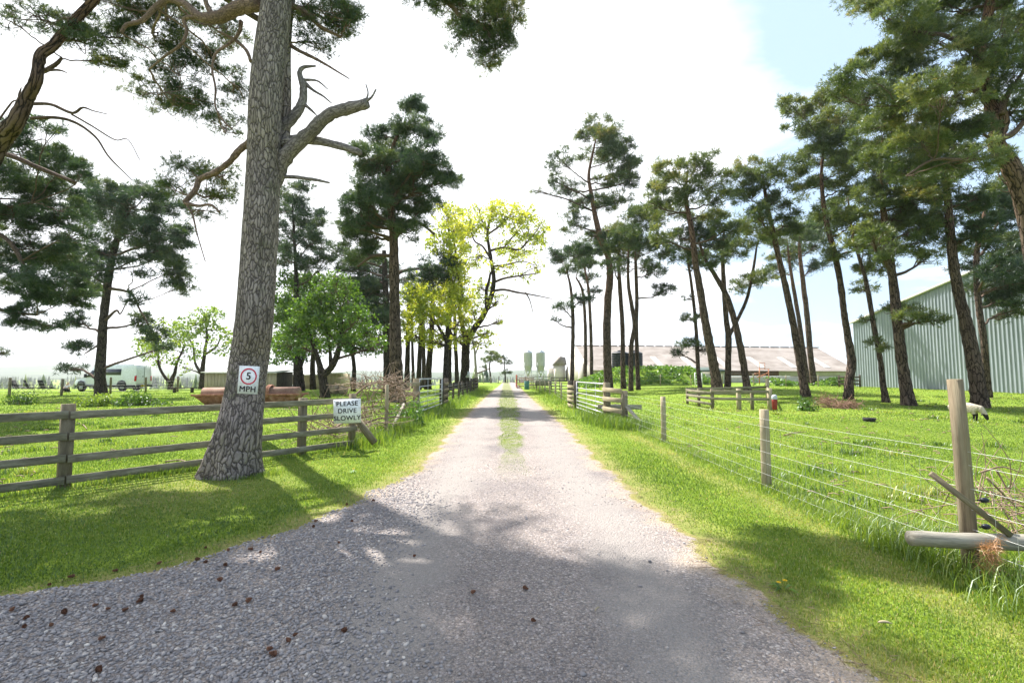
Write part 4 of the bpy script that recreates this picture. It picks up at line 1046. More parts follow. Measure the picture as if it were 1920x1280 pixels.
b = MB(); b.lathe(tp, [(.01, 0), (.27, 0), (.29, .1), (.27, .3), (.29, .32), (.27, .34), (.27, .6), (.29, .62), (.27, .64), (.28, .85), (.25, .9), (.01, .9)], 18); b.build('body', plain('teal plastic', (.09, .24, .23), .5), e, smooth=True)
b = MB(); b.lathe(tp, [(.25, .905), (.25, .95), (.01, .95)], 18); b.build('lid', plain('teal lid', (.08, .2, .2), .5), e, smooth=True)
stock_fence('short post and wire fence on the right verge between gate and silo pens', [on(W(px, 706, Yq)[0], Yq) for px, Yq in ((1068, 25.5), (1052, 30), (1041, 35), (1031, 39), (1022, 43), (1012, 46))], mat=STAKE, r=.055)
stock_fence('post and wire fence at the foot of the nettle bank and before the barn', [on(x, 49.2 - .1 * (x - 10)) for x in (9, 12, 15, 18, 21, 24, 27, 30, 33)], mat=STAKE, r=.05, hs=(1.0, .6, .2))
rail_panel('rail_fence', 'short dark three-rail fence against the corner of the green shed', on(W(1573, 706, 45)[0], 45), on(W(1612, 706, 44)[0], 44), 1.1, (.9, .6, .3), .16, (DARKWOOD, DARKWOOD), (0, 1))
wg = hurdle('small white field gate beside the lean-to shed', on(W(1303, 706, 47)[0], 47), on(W(1316, 706, 47)[0], 47), 1.35, 5, WHITE, .04, None, ups=2)
wg.name = 'field_gate'; wg['category'] = 'gate'
rr = on(W(1428, 706, 50)[0], 50); e = empty('implement_rack', rr, 'rusty orange tubular frame standing before the barn boarding', 'farm implement')
b = MB(); ORG = weathered('orange rusty paint', (.42, .14, .07), (.55, .25, .15), 4, .7)
for q in (((1424, 722), (1424, 690)), ((1442, 722), (1441, 692)), ((1420, 707), (1442, 698)), ((1424, 700), (1415, 700))): b.tube([W(*q[0], 50), W(*q[1], 50)], .05, 6)
b.build('frame', ORG, e)
b = MB()
for q in (((1424, 692), (1443, 692)), ((1423, 708), (1432, 704)), ((1433, 702), (1440, 709)), ((1415, 701), (1419, 705)), ((1424, 680), (1434, 680)), ((1424, 692), (1424, 680)), ((1434, 692), (1434, 680))): b.tube([W(*q[0], 50.4), W(*q[1], 50.4)], .028, 5)
b.build('tine', ORG, e)

# nettle bank
mb = MB(); X, Y = np.meshgrid(np.arange(4.5, 25, .4), np.arange(49, 68, .4))
grid(mb, X, Y, gz(X, Y) - .02 + mound(X, Y) * (1 + .08 * np.sin(X * 2.1) * np.sin(Y * 1.7)))
tag(mb.build('earth_bank', FIELD, smooth=True), kind='structure')
rng = np.random.default_rng(41); mb = MB(); n_ = 26000
x = rng.uniform(5.5, 24, n_); y = rng.uniform(49.5, 60, n_); k = (mound(x, y) > .1) & (rng.random(n_) < .5 + .5 * np.sin(x * 1.9) * np.sin(y * 1.6 + x)); x, y = x[k], y[k]
P = np.stack([x, y, gz(x, y) + mound(x, y) + rng.random(len(x)) * .32 * (1 + .6 * np.sin(x * 1.3) * np.sin(y * 2))], 1)
leaves(mb, rng, P, .27, .5 + .25 * np.sin(x * 2.2 + y) * np.sin(y * 1.7) + rng.normal(size=len(x)) * .18)
x = rng.uniform(24, 40, 6000); y = 48.5 + rng.normal(size=6000) * .5; k = rng.random(6000) < .5 + .5 * np.sin(x * 1.2); x, y = x[k], y[k]
leaves(mb, rng, np.stack([x, y, gz(x, y) + rng.random(len(x)) * .6 * (1 + .5 * np.sin(x * .8))], 1), .24, .55 + rng.normal(size=len(x)) * .2)
tag(mb.build('nettles', NETTLE), kind='stuff')
# ------------------------------------------------------------------ camper van on the left
VZ = float(gz(-37, 49)); vx0, vx1, vy = W(139, 706, 47.6)[0], W(256, 706, 47.6)[0], 47.6
vb = np.array([(vx0 + vx1) / 2, vy + 1, VZ])
vL = vx1 - vx0; vH = W(0, 683, 48)[2] - VZ
van = empty('camper_van', vb, 'white high-roof camper van parked beyond the left lawn behind a pine trunk', 'van')
def V3(s, side, z):      # s: metres from the nose, side -1 near / 1 far
    hw = 1.0 * (1 - .10 * ss(1.2, 2.6, z)) * (1 - .10 * (1 - ss(0, .7, s)))
    return np.array([vx0 + s, vy + 1 + side * hw, VZ + z])
top = vH
prof = [(.06, .5), (.0, .75), (.03, .98), (.18, 1.14), (.95, 1.36), (1.28, 1.7), (1.62, 2.1), (1.98, top - .18), (2.4, top - .03), (3.2, top), (vL - .4, top - .01), (vL - .1, top - .1), (vL - .02, top - .5), (vL, 1.2), (vL, .5)]
b = MB(); k = len(prof)
A_ = np.array([V3(s, -1, z) for s, z in prof]); C_ = np.array([V3(s, 1, z) for s, z in prof])
ins = lambda P, sgn: P + np.array([0, sgn, 0])
rings = [A_ * 1.0, C_ * 1.0]
cA = A_.mean(0); cC = C_.mean(0)
inA = cA + (A_ - cA) * .965 - np.array([0, .045, 0]) * 1; inC = cC + (C_ - cC) * .965 + np.array([0, .045, 0])
Vv = np.vstack([inA, A_, C_, inC, inA.mean(0), inC.mean(0)]); q = []
for r_i in range(3):
    for i in range(k): q.append((r_i * k + i, r_i * k + (i + 1) % k, (r_i + 1) * k + (i + 1) % k, (r_i + 1) * k + i))
t = [((i + 1) % k, i, 4 * k) for i in range(k)] + [(3 * k + i, 3 * k + (i + 1) % k, 4 * k + 1) for i in range(k)]
b.add(Vv, q, t); b.build('body', VANW, van)
def vpanel(name, pts, mat, off=.055, th=.02, parent=None):
    P = np.array([V3(s, -1, z) - [0, off, 0] for s, z in pts]); m_ = MB(); m_.prism(P, (0, th, 0)); return m_.build(name, mat, parent or van, base=vb)
vpanel('side_window', [(2.75, 1.62), (vL - 1.55, 1.6), (vL - 1.55, 2.2), (2.75, 2.2)], GLASS)
vpanel('door_window', [(1.2, 1.42), (1.95, 1.42), (1.95, 2.05), (1.74, 2.05)], GLASS)
vpanel('sill_trim', [(.1, .42), (vL - .05, .42), (vL - .05, .62), (.9, .62), (.1, .6)], TRIM, .06)
vpanel('wheel_arch', [(.25, .5), (.45, .95), (.75, 1.06), (1.05, .95), (1.22, .5)], TRIM, .07)
vpanel('wheel_arch', [(vL - 1.95, .5), (vL - 1.75, .98), (vL - 1.4, 1.1), (vL - 1.05, .98), (vL - .88, .5)], TRIM, .07)
vpanel('tail_light', [(vL - .17, 1.0), (vL + .0, 1.0), (vL + .0, 1.55), (vL - .15, 1.5)], plain('red lens', (.55, .015, .02), .25), .075, .09)
vpanel('door_handle', [(2.0, 1.22), (2.2, 1.22), (2.2, 1.27), (2.0, 1.27)], TRIM, .07)
b = MB(); P = np.array([V3(1.3, -1, 1.38), V3(1.3, 1, 1.38), V3(1.98, 1, top - .25), V3(1.98, -1, top - .25)]) + np.array([-.03, 0, .04]); b.prism(P, (-.02, 0, .02)); b.build('windscreen', GLASS, van)
b = MB(); q = V3(1.25, -1, 1.5); b.box(q + [-.06, -.28, -.15], q + [.06, -.06, .22]); b.build('wing_mirror', TRIM, van)
b = MB(); b.box([vx1 - .1, vy + .02, VZ + .42], [vx1 + .12, vy + 1.98, VZ + .64]); b.build('rear_bumper', TRIM, van)
b = MB(); b.box([vx1 + .002, vy + .985, VZ + .7], [vx1 + .018, vy + 1.015, VZ + 2.4]); b.box([vx1 + .003, vy + .72, VZ + 1.42], [vx1 + .03, vy + .92, VZ + 1.48]); b.build('rear_door_seam', TRIM, van)
b = MB(); b.box([vx1 + .121, vy + .42, VZ + .46], [vx1 + .14, vy + .94, VZ + .6]) ; b.build('number_plate', plain('yellow plate', (.6, .45, .03), .5), van)
b = MB(); b.box([vx1 - .02, vy + 1.86, VZ + 1.0], [vx1 + .03, vy + 1.97, VZ + 1.5]); b.build('tail_light', plain('red lens', (.55, .015, .02), .25), van)
for s_, sd_ in ((.74, -1), (vL - 1.4, -1), (.74, 1), (vL - 1.4, 1)):
    c = np.array([vx0 + s_, vy + 1 + sd_ * .88, VZ + .36]); m_ = MB()
    th = np.linspace(0, 2 * math.pi, 25)[:-1]
    m_.prism([c + [.36 * math.cos(a), -.12, .36 * math.sin(a)] for a in th], (0, .24, 0)); wh = m_.build('wheel', RUBBER, van)
    m_ = MB(); m_.prism([c + [.2 * math.cos(a), -.135, .2 * math.sin(a)] for a in th], (0, .27, 0)); m_.build('rim', plain('silver rim', (.35, .36, .38), .4, .6), wh, base=vb)
b = MB(); b.box([vx0 + 2.9, vy + .5, VZ + top - .02], [vx0 + vL - 1.2, vy + 1.5, VZ + top + .05]); b.build('roof_panel', GLASS, van)

# ------------------------------------------------------------------ camping chairs, low table, person
CLOTH = plain('black chair cloth', (.02, .02, .024), .9)
def chair(px, rot, lab):
    c = on(W(px, 706, 45)[0], 45); e = empty('camping_chair', c, lab, 'chair', 'camping chairs beyond the left lawn'); e.rotation_euler.z = rot
    BASE[e.name] = np.zeros(3)
    def pl(name, P, v, mat): m_ = MB(); m_.prism(P, v); m_.build(name, mat, e, base=np.zeros(3))
    pl('seat', [(-.28, -.26, .40), (.28, -.26, .40), (.28, .24, .36), (-.28, .24, .36)], (0, 0, .05), CLOTH)
    pl('backrest', [(-.3, .22, .38), (.3, .22, .38), (.3, .52, 1.12), (-.3, .52, 1.12)], (0, .04, 0), CLOTH)
    pl('footrest', [(-.24, -.78, .28), (.24, -.78, .28), (.24, -.28, .40), (-.24, -.28, .40)], (0, 0, .035), CLOTH)
    for s_ in (-1, 1):
        m_ = MB(); m_.plank([s_ * .32, -.28, .62], [s_ * .32, .34, .64], .06, .035); m_.build('armrest', CLOTH, e, base=np.zeros(3))
        for y0, y1 in ((-.3, .3), (.3, -.28)):
            m_ = MB(); m_.tube([(s_ * .31, y0, 0), (s_ * .31, y1, .6)], .016, 6); m_.build('leg', DGREY, e, base=np.zeros(3))
chair(37, 1.75, 'leftmost black reclining camping chair turned sideways on the lawn edge')
chair(61, 2.6, 'middle black reclining camping chair on the lawn edge')
chair(88, 2.9, 'black reclining camping chair nearest the white van')
tb = on(W(74, 706, 45.4)[0], 45.4); e = empty('camping_table', tb, 'low black camping table between two camping chairs', 'table')
b = MB(); b.box(tb + [-.3, -.25, .36], tb + [.3, .25, .4]); b.build('tabletop', CLOTH, e)
for x in (-.25, .25):
    for y in (-.2, .2):
        b = MB(); b.tube([tb + [x, y, 0], tb + [x * .8, y * .8, .36]], .016, 5); b.build('leg', DGREY, e)
pp = on(W(128, 706, 45.5)[0], 45.5); pe = empty('person', pp, 'seated person in a white top with fair hair near the front of the van', 'person')
SKIN = plain('skin', (.55, .34, .25), .6); CLW = plain('white cotton', (.72, .7, .7), .9); HAIR = plain('fair hair', (.42, .30, .16), .8); NAVY = plain('dark trousers', (.03, .03, .05), .9)
z = .22
V = [SK(0, 0, z), SK(0, .02, z + .25), SK(0, .03, z + .47), SK(0, .01, z + .56), SK(0, -.02, z + .68)]; E = [(0, 1), (1, 2), (2, 3), (3, 4)]; R_ = [.15, .14, .15, .055, .1]
for s_ in (-1, 1):
    k = len(V); V += [SK(s_ * .17, .03, z + .44), SK(s_ * .24, -.06, z + .2), SK(s_ * .14, -.27, z + .16), SK(s_ * .12, -.34, z + .15)]; E += [(2, k), (k, k + 1), (k + 1, k + 2), (k + 2, k + 3)]; R_ += [.06, .045, .035, .03]
    k = len(V); V += [SK(s_ * .1, -.06, z - .02), SK(s_ * .15, -.42, z + .16), SK(s_ * .14, -.55, .06), SK(s_ * .14, -.72, .03)]; E += [(0, k), (k, k + 1), (k + 1, k + 2), (k + 2, k + 3)]; R_ += [.09, .065, .045, .035]
skin_body('body', SKIN, V, E, R_, pe, 2)
skin_body('shirt', CLW, [V[0] + [0, 0, .06], V[1], V[2]] + [V[5], V[6]] + [V[13], V[14]], [(0, 1), (1, 2), (2, 3), (3, 4), (2, 5), (5, 6)], [.165, .155, .165, .075, .06, .075, .06], pe, 2)
skin_body('trousers', NAVY, [V[0] + [0, 0, -.04]] + [V[9], V[10], V[11] + [0, 0, .05]] + [V[17], V[18], V[19] + [0, 0, .05]], [(0, 1), (1, 2), (2, 3), (0, 4), (4, 5), (5, 6)], [.15, .1, .075, .055, .1, .075, .055], pe, 2)
skin_body('hair', HAIR, [V[4] + [0, .03, .05], V[4] + [0, .07, -.06]], [(0, 1)], [.105, .08], pe, 2)
cs = on(W(128, 706, 45.7)[0], 45.75); e = empty('low_seat', cs, 'low dark stool under the seated person', 'stool')
b = MB(); b.box(cs + [-.2, -.2, .03], cs + [.2, .14, .1]); b.build('seat', CLOTH, e)
for x in (-.17, .17):
    b = MB(); b.box(cs + [x - .02, -.18, 0], cs + [x + .02, .12, .03]); b.build('leg', DGREY, e)
stock_fence('sparse post and wire fence along the crest before the white van', [G(-30, 752), G(17, 745), G(115, 741), G(207, 738), G(273, 736), G(333, 734)], hs=(1.0, .75, .5, .25), r=.085, mat=POSTW, top=1.38)

# ------------------------------------------------------------------ rusty roller, sheds, tent, logs
rc = G(470, 762); rx0, rx1 = W(374, 706, rc[1])[0], W(566, 706, rc[1])[0]; ry = rc[1]; rz = lambda y: W(0, y, ry)[2]
ro = empty('field_roller', rc, 'rust brown drum roller on a tapered steel tray behind the big pine', 'farm roller')
L_ = rx1 - rx0; zb, zm = rz(757), rz(741)
b = MB(); b.prism([[rx0, ry - .45, zm], [rx1, ry - .45, zm + .05], [rx1 - .55, ry - .3, zb], [rx0 + .5, ry - .3, zb]], (0, .05, 0)); b.prism([[rx0, ry + .55, zm], [rx1, ry + .55, zm + .05], [rx1 - .55, ry + .4, zb], [rx0 + .5, ry + .4, zb]], (0, .05, 0))
b.box([rx0 + .5, ry - .3, zb - .03], [rx1 - .55, ry + .42, zb]); b.build('tray', RUST, ro)
b = MB(); b.plank([rx0 - .05, ry - .5, zm + .02], [rx1 + .1, ry - .5, zm + .07], .09, .09); b.plank([rx0 - .05, ry + .6, zm + .02], [rx1 + .1, ry + .6, zm + .07], .09, .09); b.build('frame', RUST, ro)
b = MB(); b.tube([[rx0 + .28, ry, zm + .1], [rx1 - .12, ry, zm + .14]], .3, 28); b.build('drum', weathered('pinkish rust', (.22, .125, .095), (.36, .23, .18), 2.5, .8, .1), ro, smooth=False)
b = MB(); hx = W(510, 706, ry)[0]; th = np.linspace(-.5, math.pi + .5, 20); P = np.array([[hx + .12 * math.cos(a) * .0, ry - .1 + .4 * math.cos(a), zm + .1 + .42 * math.sin(a)] for a in th])
for dx in (-.07, .0, .07): b.tube(P + [dx, 0, 0], .04, 6)
b.build('hoop', RUST, ro)
for x in (rx0 + .8, rx1 - .9):
    b = MB(); b.plank([x, ry, rc[2] - .05], [x, ry, zb - .03], .2, .5, (0, 1, 0)); b.build('leg', RUST, ro)
LARCH = weathered('larch cladding', (.40, .32, .24), (.60, .50, .39), 2, .85, 0, (9, 9, .35), .4, .01, .1)
def hut(lab, x0, x1, Y, ytop, group='timber clad sheds behind the green trees', dep=3.2):
    a, c = W(x0, 706, Y)[0], W(x1, 706, Y)[0]; g0 = float(gz((a + c) / 2, Y)); zt = W(0, ytop, Y)[2]
    e = empty('timber_shed', ((a + c) / 2, Y, g0), lab, 'shed', group)
    m_ = MB(); n_ = max(6, int((c - a) / .16))
    for i in range(n_):
        p = a + (c - a) * i / n_; m_.box([p + .008, Y - .02 - .02 * (i % 2), g0 - .1], [p + (c - a) / n_ - .008, Y + .02, zt])
    m_.box([a + .02, Y + .021, g0 - .1], [c - .02, Y + dep, zt]); m_.build('wall', LARCH, e)
    m_ = MB(); m_.prism([[a - .2, Y - .35, zt + .02], [c + .2, Y - .35, zt + .02], [c + .2, Y - .35, zt + .1], [a - .2, Y - .35, zt + .1]], (0, dep + .6, .28)); m_.build('roof', weathered('pale roof sheet', (.5, .5, .48), (.62, .62, .6), 3, .6), e)
    return e
h1 = hut('long pale timber shed half hidden behind the big pine trunk', 384, 521, 46.5, 699)
b = MB(); a = W(519, 706, 46.4)[0]; b.box([a, 46.35, -.2], [a + .08, 49.6, W(0, 697, 46.5)[2]]); b.build('corner_board', DARKWOOD, h1)
hut('pale timber shed behind the green trees left of the log rounds', 534, 596, 56, 704)
hut('small warm brown timber shed seen between the green tree trunks', 603, 640, 58, 700)
tt = on(W(531, 706, 52)[0], 52); e = empty('tent', tt, 'small white pointed tent in front of the timber sheds', 'tent')
b = MB(); h_ = W(0, 709, 52)[2] - tt[2]; n_ = 8; th = np.arange(n_) * 2 * math.pi / n_ + .3
Vb = [tt + [1.15 * math.cos(a), 1.15 * math.sin(a), .45] for a in th]; Vc = [tt + [.35 * math.cos(a), .35 * math.sin(a), h_ * .72] for a in th]
b.add(Vb + Vc + [tt + [0, 0, h_]], [(i, (i + 1) % n_, n_ + (i + 1) % n_, n_ + i) for i in range(n_)], [(n_ + i, n_ + (i + 1) % n_, 2 * n_) for i in range(n_)]); b.build('canopy', CLW, e)
b = MB(); b.lathe(tt, [(1.1, -.05), (1.13, .44)], 8); b.build('skirt', plain('grey canvas', (.16, .17, .2), .9), e)
for px, py, r, lab in ((619, 722, .38, 'leftmost sawn log round lying under the green trees'), (628, 721, .42, 'large grey log round in the middle of the three under the trees'), (643, 721, .4, 'rightmost grey log round beyond the drive sign')):
    p = on(W(px, 706, 40)[0], 40); e = empty('log_round', p, lab, 'log', 'log rounds under the green trees')
    b = MB(); d = nrm([.5, -1, 0]); q = p + [0, 0, r * .95]; b.tube([q - d * .3, q + d * .3], r, 14, False, .03); b.build('bark', BARK_LIMB, e)
    b = MB(); b.tube([q + d * .29, q + d * .302], r * .93, 14); b.tube([q - d * .29, q - d * .302], r * .93, 14); b.build('cut_face', weathered('sawn wood', (.32, .24, .16), (.46, .36, .26), 6), e)
ftp = on(W(851, 706, 44)[0], 44); e = empty('water_trough', ftp, 'dark low trough standing among the left verge trunks', 'trough')
b = MB(); b.prism(ftp + np.array([[-.8, -.3, .35], [.8, -.3, .35], [.9, -.35, .85], [-.9, -.35, .85]]), (0, .05, 0)); b.prism(ftp + np.array([[-.8, .3, .35], [.8, .3, .35], [.9, .35, .85], [-.9, .35, .85]]), (0, -.05, 0)); b.box(ftp + [-.8, -.25, .33], ftp + [.8, .25, .4]); b.box(ftp + [-.9, -.3, .36], ftp + [-.8, .3, .85]); b.box(ftp + [.8, -.3, .36], ftp + [.9, .3, .85]); b.build('basin', DGREY, e)
for x in (-.6, .6):
    b = MB(); b.box(ftp + [x - .06, -.25, -.05], ftp + [x + .06, .25, .325]); b.build('leg', DARKWOOD, e)
sm_ = on(W(345, 706, 44)[0], 44); e = empty('picnic_bench', sm_, 'dark low bench between the small leafy trees and the pale shed', 'bench')
b = MB(); b.box(sm_ + [-1.1, -.2, .4], sm_ + [1.1, .2, .46]); b.build('seat', DARKWOOD, e)
for x in (-.8, .8):
    b = MB(); b.box(sm_ + [x - .05, -.17, -.05], sm_ + [x + .05, .17, .398]); b.build('leg', DARKWOOD, e)

# ------------------------------------------------------------------ hills and far plantation
mb = MB(); xs_ = np.linspace(-6500, 4500, 160); ys_ = np.linspace(1500, 4600, 40); X, Y = np.meshgrid(xs_, ys_)
Z = -14 + (52 + 22 * np.sin(X * .0017 + 1) + 14 * np.sin(X * .0043 + .4) + 7 * np.sin(X * .011)) * ss(1500, 3200, Y) * (.45 + .55 * ss(800, -2200, X))
m, nt, n, l = newmat('far wooded hills'); f = noise(nt, coords(nt, 'gc', (1, 1, .3)), .006, 8, .65)
surf(nt, ramp(nt, f, [(.38, (.03, .055, .03)), (.55, (.05, .08, .035)), (.66, (.12, .16, .06))]), 1, 0, None, spec=0)
grid(mb, X, Y, Z); tag(mb.build('hills', m, smooth=True), kind='structure')
rng = np.random.default_rng(51); mb = MB()
def conifers(mb, x, y, z, h, tint):
    for xi, yi, zi, hi, ti in zip(x, y, z, h, tint):
        r = hi * rng.uniform(.17, .24); c = np.array([xi, yi, zi]); n_ = 6
        for k in range(5):
            z0 = hi * (.08 + .17 * k); z1 = z0 + hi * .32; rk = r * (1 - k * .19); th = np.arange(n_) * 2 * math.pi / n_ + rng.random() * 6
            rr = rk * rng.uniform(.65, 1.25, n_)
            V = np.vstack([np.stack([xi + rr * np.cos(th), yi + rr * np.sin(th), zi + z0 + rng.normal(size=n_) * .03 * hi], 1), [[xi, yi, zi + min(z1, hi)]]])
            mb.add(V, None, [(i, (i + 1) % n_, n_) for i in range(n_)], V, np.clip(ti + rng.normal() * .08, 0, 1))
k = 620; y = 110 * (420 / 110) ** rng.random(k); x = -y * rng.uniform(.55, 1.35, k)
conifers(mb, x, y, gz(x, y) - .3, rng.uniform(7, 12.5, k), rng.normal(.6, .18, k))
k = 500; y = 130 * (500 / 130) ** rng.random(k); x = -y * rng.uniform(.05, .62, k)
conifers(mb, x, y, gz(x, y) - .3, rng.uniform(6, 12, k), rng.normal(.4, .18, k))
k = 900; y = 500 * (1400 / 500) ** rng.random(k); x = -y * rng.uniform(-.1, 1.4, k)
conifers(mb, x, y, gz(x, y) - .3, rng.uniform(9, 16, k), rng.normal(.25, .15, k))
tag(mb.build('distant_wood', foliage('plantation', [(0, (.03, .06, .025)), (.5, (.09, .14, .035)), (1, (.24, .29, .07))], .3)), kind='stuff')
# ------------------------------------------------------------------ the big roadside pine and its sign
MP = G(437, 889)
def canopy(seed, n, lo, hi, Y, rmin, rmax, clear=-70, dens=.42):
    """unseen boughs of a crown above the picture, laid out for the shade they cast, given in metres and turned into the same form as the others"""
    rg = np.random.default_rng(seed); out = []
    while len(out) < n:
        p = rg.uniform(lo, hi); r = rg.uniform(rmin, rmax)
        u = p[0] / p[1]; dz = p[2] - H
        v = (dz * cp - p[1] * sp) / (p[1] * cp + dz * sp); py = CY - F * v
        px = CX + F * p[0] / (p[1] * cp + dz * sp)
        if py + r * 450 / p[1] * 1.1 > clear: continue
        out.append((px, py, r * F / p[1], r * .55 * F / p[1], dens, p[1] - Y))
    return out
SHADE_BOUGHS = canopy(3, 16, (-8.5, 6.5, 8.5), (-3.6, 13.2, 16.5), MP[1], .8, 1.35)  # out-of-view boughs, placed and thinned to throw dappled shade on the driveway
main = tree('pine_tree', 'massive plated grey pine trunk standing between rail fence and gravel driveway', 'tree', None,
    [[(437, 889, 108), (441, 850, 98), (450, 800, 86), (459, 740, 77), (468, 670, 75), (477, 600, 73), (484, 500, 71), (490, 400, 69), (495, 300, 67), (497, 200, 66), (507, 100, 66), (519, 0, 60), (530, -150, 54), (545, -400, 46), (552, -700, 36), (560, -950, 22), (565, -1100, 8)],
     [(524, 300, 26, .12), (533, 250, 24, .15), (537, 180, 20, .18), (538, 100, 16, .2), (545, 20, 13, .25), (560, -60, 9, .3)]],
    [(300, 60, 75, 45, .8, 3.0), (240, 20, 65, 32, .8, 2.8), (335, 140, 60, 40, .75, 3.3), (285, 175, 42, 30, .7, 3.2), (362, 195, 62, 34, .75, 2.9), (425, 55, 45, 35, .7, 2.1), (425, 235, 38, 24, .6, 3.1), (445, 160, 30, 34, .6, 3.4), (400, 110, 40, 30, .7, 3.5), (330, 20, 50, 30, .8, 3.6),
     (600, 18, 62, 34, .8, .6), (640, 40, 36, 38, .8, .9), (590, 78, 40, 22, .6, .4), (655, 8, 40, 30, .8, 0), (570, 40, 30, 30, .5, .3),
     (360, 318, 34, 24, .8, 1.1), (332, 352, 30, 18, .7, 1.2), (408, 362, 40, 28, .7, 1.0), (422, 330, 22, 20, .6, 0.8), (385, 395, 26, 16, .6, 1.1),
     (850, 5, 60, 28, 1.1, 1.2), (895, 38, 60, 36, 1.3, 1.4), (945, 22, 40, 34, 1.3, 1.2), (930, 82, 40, 32, 1.1, 1.5), (922, 116, 24, 14, 1, 1.6), (880, 75, 40, 24, .8, 1.4), (960, 55, 26, 26, 1, 1.3), (800, -20, 50, 30, .8, .8)] + SHADE_BOUGHS,
    seed=4, bmat=BARK, lmat=BARK_LIMB, base=MP, sides=40, wob=.012, flare=1.22, lobes=.13, K=6.3, tpx=8.5, fmat=PINE,
    limbs=[[(512, 345, 34, .1), (530, 300, 34, 0), (560, 268, 29, -.1), (590, 240, 26, -.2), (618, 215, 24, -.3), (645, 206, 22, -.4), (689, 194, 19, -.5), 'dead'], [(686, 190, 6, -.5), (697, 182, 4, -.5), (705, 168, 3, -.5), 'dead'], [(684, 194, 6, -.5), (690, 176, 3, -.5), (686, 158, 2, -.5), 'dead'],
           [(505, 278, 24, .1), (545, 265, 22, 0), (585, 263, 19, 0), (630, 272, 16, -.1), (676, 286, 12, -.2), 'dead'],
           [(520, 250, 24, .1), (548, 222, 22, .1), (566, 195, 19, .1), (569, 165, 16, .1), (562, 140, 11, .1), (568, 127, 8, .1), (592, 124, 4, .1), 'dead'],
           [(566, 150, 10, .1), (585, 168, 6, .1), (605, 180, 4, .1), (622, 194, 2, .1), 'dead'], [(570, 150, 6, .1), (595, 152, 4, .1), (615, 168, 2, .1), 'dead'], [(570, 195, 8, .1), (585, 208, 5, .1), (594, 217, 2, .1), 'dead'],
           [(515, 332, 9, .1), (550, 332, 8, .1), (590, 337, 7, .1), (618, 343, 4, .1), 'dead'],
           [(470, 265, 15, .1), (448, 283, 14, .2), (428, 306, 13, .3), (400, 325, 13, .4), (375, 336, 13, .5), (366, 356, 12, .5), (346, 380, 11, .5)], [(346, 380, 10, .5), (372, 386, 7, .5), (395, 384, 6, .5), (412, 398, 5, .5)], [(346, 380, 6, .5), (360, 400, 5, .5), (370, 440, 3, .5), (385, 490, 2, .4)],
           [(490, 5, 34, 0), (445, 16, 30, .1), (410, 33, 27, .2), (375, 32, 22, .3), (352, 12, 18, .4), (320, 0, 15, .4), (295, 10, 13, .4), (268, 38, 12, .4), (238, 47, 10, .4), (227, 62, 8, .4)],
           [(400, 33, 14, .2), (388, 10, 12, .2), (380, -20, 9, .2)], [(378, 33, 10, .3), (346, 35, 9, .35), (350, 60, 8, .4), (338, 85, 7, .4), (310, 105, 6, .5), (280, 130, 4, .6)],
           [(452, 40, 10, .4), (448, 62, 8, .4), (430, 82, 7, .4), (405, 100, 6, .4), (398, 130, 5, .4), (404, 165, 5, .4), (404, 200, 4, .4), (420, 228, 4, .4), (436, 243, 3, .4)],
           [(470, 115, 8, .3), (462, 95, 8, .4), (440, 75, 8, .5), (410, 60, 6, .6)], [(545, 10, 14, .2), (575, 25, 12, .3), (600, 50, 9, .4), (640, 70, 6, .6)], [(535, 78, 9, .2), (560, 95, 8, .2), (600, 115, 6, .2), (655, 148, 2, .2)],
           [(545, -250, 30, .2), (650, -150, 24, .6), (760, -60, 18, 1), (845, 10, 11, 1.2), (862, 30, 9, 1.3), (905, 52, 7, 1.4), (930, 80, 5, 1.5)]])
sgY = 7.53
o = (W(455, 686, sgY) + W(487, 738, sgY) + W(490, 687, sgY) + W(449, 737, sgY)) / 4 - [0, .07, 0]
r_ = nrm([1, 0.02, -.05]); u_ = nrm([.13, -.0, 1]); u_ = nrm(u_ - r_ * np.dot(u_, r_)); n_ = np.cross(r_, u_)
s5 = empty('speed_sign', o, 'white sign with red ring reading 5 MPH on the big pine trunk', 'sign')
b = MB(); board(b, o, r_, u_, .31, .43, .008); b.build('board', WHITE, s5)
b = MB(); ring(b, o + u_ * .055 + n_ * .0015, r_, u_, .106, .127, .002); b.build('ring', REDP, s5)
text_mesh('lettering', '5', .155, BLACK, s5, frame_M(u_ * .055 + n_ * .002, r_, u_), .0008, .028)
text_mesh('lettering', 'MPH', .122, BLACK, s5, frame_M(-u_ * .145 + n_ * .002, r_, u_), .0008, .024, 1.1)

